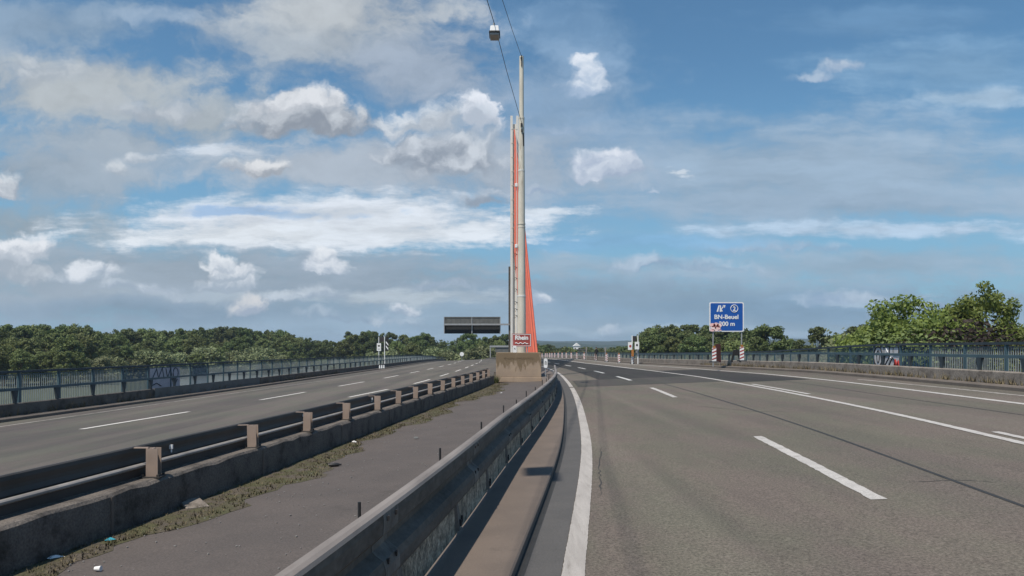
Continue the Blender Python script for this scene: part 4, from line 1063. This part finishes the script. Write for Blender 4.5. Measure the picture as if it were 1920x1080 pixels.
# posts on the right edge
for px, py0, py1, lab in ((1099.5, 651, 664, 'thin pale post at the right bridge edge above the beacons, nearer the tan block'), (1135, 652, 664, 'thin pale post at the right bridge edge, nearer the white boards')):
    y = 110 if px < 1110 else 98; x = KR(y)+1.2; x = (px-960)/FPX*y
    o = MB().tube([(0, 0, 0), (0, 0, zpx(py0, y)-gz(x, y))], .07, 8).box((0, 0, zpx(py0+3, y)-gz(x, y)), (.2, .1, .5)).build('marker_post', M_TUBE); o.location = (x, y, gz(x, y)); tag(o, lab, 'post')
y = 150.0; x = (866-960)/FPX*y
o = empty('round_sign', (x, y, gz(x, y))); tag(o, 'tiny round white sign at the far left edge of the road', 'sign')
MB().prism([(.42*math.cos(R(a)), zpx(664, y)-gz(x, y)+.42*math.sin(R(a))) for a in range(0, 360, 20)], -.02, .02).build('disc', M_WHITE, o)
MB().tube([(0, .05, 0), (0, .05, zpx(664, y)-gz(x, y))], .04, 8).build('post', M_GALV, o)

# a walker on the right footway
def person(x, y, z, label):
    me = bpy.data.meshes.new('person')
    J = [(0,0,.93),(0,0,1.15),(0,.0,1.40),(0,-.01,1.52),(0,-.02,1.66),(0,-.02,1.76), (-.18,0,1.40),(-.25,.03,1.12),(-.24,-.06,.86),(.18,0,1.40),(.25,.04,1.12),(.25,-.02,.87), (-.10,0,.88),(-.11,-.06,.48),(-.11,.10,.06),(-.11,-.05,.03),(.10,0,.88),(.11,.07,.48),(.11,.18,.08),(.11,.05,.03)]
    E_ = [(0,1),(1,2),(2,3),(3,4),(4,5),(2,6),(6,7),(7,8),(2,9),(9,10),(10,11),(0,12),(12,13),(13,14),(14,15),(0,16),(16,17),(17,18),(18,19)]
    rad = [.15,.15,.14,.06,.10,.07,.07,.05,.04,.07,.05,.04,.10,.07,.05,.04,.10,.07,.05,.04]
    me.from_pydata(J, E_, []); o = bpy.data.objects.new('person', me); COL.objects.link(o)
    sk = o.modifiers.new('skin', 'SKIN'); su = o.modifiers.new('sub', 'SUBSURF'); su.levels = su.render_levels = 1
    for i, r in enumerate(rad): me.skin_vertices[0].data[i].radius = (r, r*.8)
    me.skin_vertices[0].data[0].use_root = True
    dg = bpy.context.evaluated_depsgraph_get(); m2 = bpy.data.meshes.new_from_object(o.evaluated_get(dg)); bpy.data.objects.remove(o)
    m2.materials.clear(); m2.materials.append(M_CLOTH); m2.materials.append(M_SKIN)
    for p in m2.polygons:
        if p.center.z > 1.54: p.material_index = 1
    o = bpy.data.objects.new('person', m2); COL.objects.link(o); o.location = (x, y, z); tag(o, label, 'person')
    MB().tube([(0, .02, 1.70), (0, .0, 1.79), (0, 0, 1.84)], [.095, .10, .04], 10).build('hair', M_BARK, o)
    return o
y = 104.0; x = (1118-960)/FPX*y
person(x, y, gz(x, y)+.12, 'person in dark clothes walking on the right footway behind the beacons')

# ------------------------------------------------------------------ litter in the median
def litter(px, py, kind, m, label):
    X, Y = P(px, py, -.15); z = gz(X, Y)-.145; rr = random.Random(int(px)); mb = MB()
    if kind == 'paper':
        n = 7; vs = [(.085*math.cos(i*6.28/n)*rr.uniform(.6, 1.2), .07*math.sin(i*6.28/n)*rr.uniform(.6, 1.2), rr.uniform(.005, .04)) for i in range(n)]+[(0, 0, .055)]
        mb.add(vs, [(i, (i+1) % n, n) for i in range(n)]); nm = 'crumpled_paper'; c = 'litter'
    elif kind == 'cup':
        mb.tube([(0, 0, .025), (.06, .015, .028)], [.02, .027], 10); nm = 'paper_cup'; c = 'cup'
    else:
        mb.tube([(0, 0, .035), (.05, 0, .035), (.15, .02, .035), (.19, .03, .035), (.23, .03, .035)], [.02, .035, .036, .02, .014], 10); nm = 'plastic_bottle'; c = 'bottle'
    o = mb.build(nm, m); o.location = (X, Y, z); o.rotation_euler.z = rr.uniform(0, 6.28); tag(o, label, c); return o
litter(940, 738, 'paper', M_WHITE, 'white crumpled paper on the median floor before the tan block')
litter(664, 831, 'paper', M_WHITE, 'pale paper scrap lying in the moss halfway along the wall')
litter(105, 1051, 'paper', M_WHITE, 'white paper scrap near the wall foot in the bottom left corner')
litter(178, 1072, 'cup', M_WHITE, 'small white cup lying on the moss edge at the bottom of the picture')
litter(207, 1017, 'paper', M_CYAN, 'bright cyan plastic scrap in the moss')
litter(616, 876, 'bottle', M_DARKST, 'dark bottle lying at the outer edge of the moss strip')
litter(780, 823, 'paper', M_SIGNBACK, 'dark twisted scrap alone on the bare median floor')
X, Y = P(362, 952, -.15)
cs = MB(); cs.box((0, 0, .04), (.3, .45, .05), .3); o = cs.build('concrete_shard', M_PWALL, bevel=.015); o.location = (X, Y, gz(X, Y)-.14); o.rotation_euler = (.1, .06, .4); tag(o, 'flat grey concrete shard on the moss beside the wall', 'rubble')
# tiny debris
def f_deb(r):
    y = r.uniform(5, 44); x = FL(y)+.3+r.random()**2.2*(LE(y)-1.6-FL(y)); return x, y, gz(x, y)-.146
db = MB(); rr = random.Random(21)
for _ in range(1100):
    x, y, z = f_deb(rr); s = rr.uniform(.006, .018); db.box((x, y, z+s/3), (s, s*rr.uniform(.6, 1.6), s*.8), rr.random()*3)
tag(db.build('debris', M_TUBE), kind='stuff')

# ------------------------------------------------------------------ trees
def leaves(rs, centers, radii, n, size, up=.35, flat=.8):
    cw = radii**2; idx = rs.choice(len(centers), n, p=cw/cw.sum())
    d = rs.normal(size=(n, 3)); d /= np.linalg.norm(d, axis=1)[:, None]
    rad = radii[idx]*(rs.rand(n)**.38)
    pos = centers[idx]+d*rad[:, None]*np.array([1, 1, flat])
    nr = d*.8+rs.normal(size=(n, 3))*.75+np.array([0, -.25, up]); nr /= np.linalg.norm(nr, axis=1)[:, None]
    t = np.cross(nr, rs.normal(size=(n, 3))); t /= np.linalg.norm(t, axis=1)[:, None]; bt = np.cross(nr, t)
    s = size*(.6+.8*rs.rand(n))[:, None]
    q = np.stack([pos-t*s, pos-bt*s*.55+nr*s*.12, pos+t*s, pos+bt*s*.55+nr*s*.12], 1)
    return q.reshape(-1, 3)
def mesh_quads(name, v, m):
    n = len(v)//4; me = bpy.data.meshes.new(name); me.vertices.add(len(v)); me.vertices.foreach_set('co', v.astype(np.float32).ravel())
    me.loops.add(len(v)); me.loops.foreach_set('vertex_index', np.arange(len(v), dtype=np.int32))
    me.polygons.add(n); me.polygons.foreach_set('loop_start', np.arange(n, dtype=np.int32)*4)
    me.update(calc_edges=True); me.materials.append(m); return me
def crown_spec(rs, H, Rr, kind):
    C = []; Q = []
    if kind == 'tall':
        nC = 60; z0 = .14*H
        for _ in range(nC):
            t = rs.rand()**.8; z = z0+(H*.93-z0)*t; w = Rr*(math.sin(math.pi*min(1, (t*.86+.12)))**.6); a = rs.rand()*6.28; r = w*(.35+.65*rs.rand())*.85
            C.append((r*math.cos(a), r*math.sin(a), z)); Q.append(Rr*rs.uniform(.2, .36)*(1-.35*t))
    elif kind == 'bush':
        for _ in range(30):
            t = rs.rand(); z = H*(.12+.7*t); w = Rr*math.sqrt(max(.05, 1-(t*.9)**2)); a = rs.rand()*6.28; r = w*rs.rand()**.5*.85
            C.append((r*math.cos(a), r*math.sin(a), z)); Q.append(H*rs.uniform(.13, .24))
    else:
        nC = 70; z0 = .22*H
        for _ in range(nC):
            a = rs.rand()*6.28; b_ = math.acos(rs.uniform(-.75, 1)); r = rs.uniform(.5, .98)**.6
            C.append((Rr*.84*r*math.sin(b_)*math.cos(a), Rr*.84*r*math.sin(b_)*math.sin(a), z0+(H-z0)*(.5+.43*r*math.cos(b_)))); Q.append(Rr*rs.uniform(.15, .30))
    return np.array(C), np.array(Q)
def trunk_mb(rs, H, C, r0):
    mb = MB(); mb.tube([(0, 0, -1), (.1*rs.randn(), .1*rs.randn(), H*.3), (.3*rs.randn(), .3*rs.randn(), H*.75)], [r0, r0*.7, r0*.2], 8)
    for k in rs.choice(len(C), min(12, len(C)), replace=False):
        c = C[k]; z = min(c[2]*.6, H*.45); mb.tube([(0, 0, z), (c[0]*.5, c[1]*.5, (z+c[2])/2+.3), tuple(c)], [r0*.38, r0*.22, r0*.06], 6)
    return mb
TOPS = {}
def tree_proto(name, seed, H, Rr, kind, n, size, m):
    rs = np.random.RandomState(seed); C, Q = crown_spec(rs, H, Rr, kind)
    r = empty(name, (0, 0, 0)); lv = leaves(rs, C, Q, n, size); TOPS[r.name] = float(np.quantile(lv[:, 2], .997))
    o = bpy.data.objects.new('crown', mesh_quads('crown', lv, m)); COL.objects.link(o); o.parent = r
    trunk_mb(rs, H, C, .018*H).build('trunk', M_BARK, r); return r
GZ = -12.0
protoD = [tree_proto('broadleaf_tree', 100+i, 25, 7.0, k, 7500, .44, M_LEAFD) for i, k in enumerate(('tall', 'round', 'tall', 'round', 'tall'))]
protoM = [tree_proto('broadleaf_tree', 200+i, 22, 7.0, k, 7500, .42, M_LEAFM) for i, k in enumerate(('round', 'tall', 'round'))]
protoP = [tree_proto('willow_bush', 300+i, 9, 6.5, 'bush', 4200, .36, M_LEAFP) for i in range(3)]
fresh = set()
def plant(pool, k, px, Y, ytop, label, group=None, wide=1.0, base=GZ, cat='tree', y_off=0, rs=None):
    """stand a tree at bearing px, distance Y, with its top at sight row ytop"""
    pr = pool[k % len(pool)]
    o = pr if pr.name not in fresh else copy_tree(pr)
    fresh.add(pr.name)
    Ht = zpx(ytop, Y)-base; s = Ht/TOPS[pr.name]
    o.location = ((px-960)/FPX*Y, Y, base); o.scale = (s*wide, s*wide, s); o.rotation_euler.z = random.uniform(0, 6.28)
    tag(o, label, cat, group); return o
ALL = protoD+protoM+protoP
rt = random.Random(17)
def prof(px, pts):
    for (a, ya), (c, yc) in zip(pts, pts[1:]):
        if a <= px <= c: return ya+(yc-ya)*(px-a)/(c-a)
    return pts[0][1] if px < pts[0][0] else pts[-1][1]
ridge = [(-80, 612), (60, 610), (150, 612), (190, 622), (240, 619), (330, 618), (420, 614), (520, 619), (545, 626), (575, 635), (640, 640), (652, 628), (700, 622), (730, 634)]
dist = [(-80, 300), (150, 330), (250, 390), (400, 470), (600, 520), (730, 470)]
gback = 'dark trees of the wood beyond the left railing'
px = -70.0
while px < 735:
    Y = prof(px, dist)*rt.uniform(1.0, 1.12); yt = prof(px, ridge)+rt.uniform(-2, 6)
    plant(protoD+protoM, rt.randrange(8), px, Y, yt, 'tall dark green tree in the back row of the wood beyond the left railing', gback, rt.uniform(.85, 1.15)); px += rt.uniform(11, 19)*330/prof(px, dist)
px = -60.0
while px < 560:
    Y = prof(px, dist)*rt.uniform(.90, .97); yt = prof(px, ridge)+rt.uniform(12, 30)
    plant(protoM+protoD, rt.randrange(6), px, Y, yt, 'mid green rounded tree in the front row of the wood beyond the left railing', 'front row trees of the left wood', rt.uniform(.95, 1.25)); px += rt.uniform(16, 30)*330/prof(px, dist)
px = -50.0
while px < 660:
    Y = prof(px, dist)*rt.uniform(.82, .90); yt = prof(px, ridge)+rt.uniform(36, 52)-(4 if px > 300 else 0)
    plant(protoP if px > 150 and rt.random() < .75 else protoM, rt.randrange(3), px, Y, yt, 'pale green bush at the foot of the wood beyond the left railing', 'bushes at the foot of the left wood', rt.uniform(.9, 1.3), cat='bush'); px += rt.uniform(20, 36)*330/prof(px, dist)
# between the left navigation board and the block
mid = [(655, 640, 622, 'D'), (690, 640, 621, 'D'), (676, 600, 628, 'M'), (735, 520, 624, 'D'), (757, 500, 628, 'M'), (775, 480, 632, 'D'), (795, 470, 625, 'D'), (808, 470, 632, 'D'), (745, 440, 640, 'M'), (772, 430, 643, 'M'), (845, 520, 640, 'D'), (830, 540, 642, 'D'), (862, 480, 634, 'D'), (875, 460, 624, 'D'), (892, 470, 628, 'D'), (912, 480, 632, 'D'), (930, 470, 630, 'D'), (948, 480, 627, 'D'), (905, 430, 640, 'M'), (880, 420, 640, 'D'), (935, 440, 638, 'M')]
gmid = 'trees beyond the far end of the left carriageway'
for i, (px, Y, yt, k) in enumerate(mid):
    plant(protoD if k == 'D' else protoM, i, px, Y, yt, 'dark tree beyond the far end of the left carriageway', gmid, rt.uniform(.85, 1.05))
for px, Y, yt, lab in ((823, 360, 651, 'large pale rounded bush left of the far end of the left carriageway'), (720, 420, 656, 'pale bush under the white navigation board'), (850, 350, 659, 'small grey-green bush right of the large pale bush'), (898, 340, 654, 'yellow-green bush just left of the far gantry beam'), (916, 335, 652, 'yellow-green bush partly behind the far gantry beam'), (880, 345, 661, 'low dark bush at the far road end')):
    plant(protoP, rt.randrange(3), px, Y, yt, lab, None, rt.uniform(1.0, 1.25), cat='bush')
# far belt behind beacons, right of block
for i in range(26):
    px = 1000+i*9+rt.uniform(-3, 3); Y = rt.uniform(520, 680); yt = 652+rt.uniform(-3, 5)-(6 if px < 1040 else 0)
    plant(protoD+protoM, i, px, Y, yt, 'distant low tree of the belt behind the row of beacons', 'distant tree belt behind the beacons', rt.uniform(1.2, 1.7))
rr_ridge = [(1185, 636), (1200, 622), (1225, 612), (1260, 609), (1330, 609), (1400, 618), (1420, 640)]
px = 1192.0; i = 0
while px < 1412:
    yt = prof(px, rr_ridge)+rt.uniform(0, 6); plant(protoD+protoM, rt.randrange(8), px, rt.uniform(330, 390), yt, 'tree of the dense wood behind the blue exit sign', 'trees of the wood behind the blue sign', rt.uniform(.85, 1.1)); px += rt.uniform(10, 17); i += 1
px = 1196.0
while px < 1420:
    plant(protoM+protoD, rt.randrange(8), px, rt.uniform(290, 315), prof(px, rr_ridge)+rt.uniform(14, 28), 'lower tree at the front of the wood behind the blue exit sign', 'front trees of the right wood', rt.uniform(.9, 1.2)); px += rt.uniform(16, 26)
for px, Y, yt, w, lab in ((1437, 250, 611, 1.15, 'rounded dark tree standing alone just right of the blue sign'), (1418, 235, 632, 1.0, 'smaller olive tree between the blue sign and the rounded dark tree'), (1535, 240, 614, 1.1, 'rounded dark tree left of the big bright near trees'), (1378, 200, 640, 1.0, 'light green small tree seen between the posts of the blue sign'), (1612, 230, 612, 1.2, 'dark rounded tree partly behind the left bright tree'), (1500, 300, 638, 1.2, 'low dark tree between the two rounded dark trees'), (1478, 320, 636, 1.1, 'low pale tree right of the rounded dark tree'), (1575, 200, 628, 1.1, 'olive tree at the left flank of the bright trees')):
    plant(protoD if 'dark' in lab else protoM, rt.randrange(3), px, Y, yt, lab, None, w)
# near bright trees right
def near_tree(seed, H, Rr, n, size, m, px, Y, ytop, label, wide=1.0, kind='round', name='broadleaf_tree'):
    r = tree_proto(name, seed, H, Rr, kind, n, size, m)
    s = (zpx(ytop, Y)-GZ)/TOPS[r.name]; r.location = ((px-960)/FPX*Y, Y, GZ); r.scale = (s*wide, s*wide, s); tag(r, label, 'tree'); return r
near_tree(401, 18, 6.2, 16200, 0.194, M_LEAFB, 1700, 80, 560, 'bright green leafy tree beyond the right railing, left of the tallest one', 1.0)
near_tree(402, 20, 5.4, 16200, 0.194, M_LEAFB, 1838, 82, 538, 'tallest bright green tree beyond the right railing', .80)
near_tree(403, 17, 5.0, 10800, 0.194, M_LEAFB, 1768, 86, 578, 'bright green tree between the two big leafy trees', 1.1)
near_tree(404, 16, 5.0, 10800, 0.187, M_LEAFB, 1668, 84, 590, 'bright green tree at the left edge of the leafy clump', 1.0)
near_tree(405, 18, 5.0, 10800, 0.187, M_LEAFB, 1985, 80, 572, 'bright green tree cut by the right border of the picture', .85)
near_tree(406, 15, 6.0, 10800, 0.187, M_LEAFC, 1866, 76, 604, 'dark copper-leaved tree in front of the tallest bright tree', 1.15, 'bush', 'copper_tree')
near_tree(408, 15, 6.0, 9000, 0.187, M_LEAFC, 1760, 74, 622, 'dark purplish shrub low under the bright trees', 1.0, 'bush', 'copper_tree')
near_tree(407, 13, 5.0, 7200, 0.173, M_LEAFP, 1622, 88, 624, 'pale silvery shrub left of the bright leafy trees', 1.1, 'bush', 'willow_bush')
near_tree(409, 13, 5.0, 7200, 0.173, M_LEAFP, 1590, 96, 632, 'pale silvery shrub further left beside the railing', 1.1, 'bush', 'willow_bush')
near_tree(410, 13, 6.0, 11000, .14, M_LEAFM, 1690, 74, 620, 'low yellow-green shrub under the left bright tree', 1.1, 'bush', 'willow_bush')
near_tree(411, 13, 6.0, 11000, .14, M_LEAFM, 1930, 72, 628, 'low yellow-green shrub at the right border of the picture', 1.0, 'bush', 'willow_bush')
# far-off wood mass behind the rows
rs = np.random.RandomState(77); cs_, rd_ = [], []
for _ in range(520):
    px = rs.uniform(-120, 720); Y = prof(px, dist)*rs.uniform(1.08, 1.35); yt = prof(px, ridge)+2
    H = zpx(yt, Y)-GZ; cs_.append(((px-960)/FPX*Y, Y, GZ+H*rs.uniform(.35, .90))); rd_.append(rs.uniform(3, 4.6))
for _ in range(260):
    px = rs.uniform(1000, 1500); Y = rs.uniform(420, 700); yt = (652 if px < 1190 else 640) if px < 1200 or px > 1420 else 618
    H = zpx(yt, Y)-GZ; cs_.append(((px-960)/FPX*Y, Y, GZ+H*rs.uniform(.3, .9))); rd_.append(rs.uniform(3, 4.6))
for _ in range(160):
    px = rs.uniform(700, 960); Y = rs.uniform(540, 700); H = zpx(638, Y)-GZ; cs_.append(((px-960)/FPX*Y, Y, GZ+H*rs.uniform(.3, .9))); rd_.append(rs.uniform(3, 4.6))
o = bpy.data.objects.new('far_wood', mesh_quads('far_wood', leaves(rs, np.array(cs_), np.array(rd_), 60000, .85), M_LEAFD)); COL.objects.link(o); tag(o, kind='stuff')

# distant buildings
y = 620.0; x = (1081-960)/FPX*y
bd = empty('distant_house', (x, y, GZ)); tag(bd, 'far white house with pale gable among trees right of the red cables', 'house')
zt = zpx(649, y)-GZ
MB().box((0, 0, zt/2), (5.5, 8, zt)).build('wall', M_WHITE, bd)
MB().prism([(-3.1, zt), (3.1, zt), (0, zt+2.6)], -4.4, 4.4).build('roof', M_WHITE, bd)
for k in (-1.5, 1.5): MB().box((k, -4.03, zt-2), (.9, .1, 1.3)).build('window', M_DARKST, bd)
y = 560.0; x = (1087-960)/FPX*y
bd = empty('distant_hall', (x, y, GZ)); tag(bd, 'far grey flat hall roof showing above the beacons', 'building')
zt = zpx(656, y)-GZ
MB().box((0, 0, zt/2), (9.5, 14, zt)).build('wall', M_WALK, bd); MB().box((0, 0, zt+.3), (10.3, 14.6, .6)).build('roof', M_ROOF, bd)
for o in ALL:
    if o.name not in fresh: 
        for c in list(o.children): bpy.data.objects.remove(c)
        bpy.data.objects.remove(o)

# ------------------------------------------------------------------ air
hm = bpy.data.materials.new('haze'); hm.use_nodes = True; nt = hm.node_tree; nt.nodes.clear()
ho = nt.nodes.new('ShaderNodeOutputMaterial'); hv = nt.nodes.new('ShaderNodeVolumePrincipled')
hv.inputs['Color'].default_value = (0.70, 0.84, 1.0, 1); hv.inputs['Density'].default_value = HAZE; hv.inputs['Anisotropy'].default_value = 0.2
nt.links.new(hv.outputs[0], ho.inputs['Volume'])
tag(MB().box((0, 5600, 42), (19000, 13600, 110)).build('haze', hm), kind='stuff')
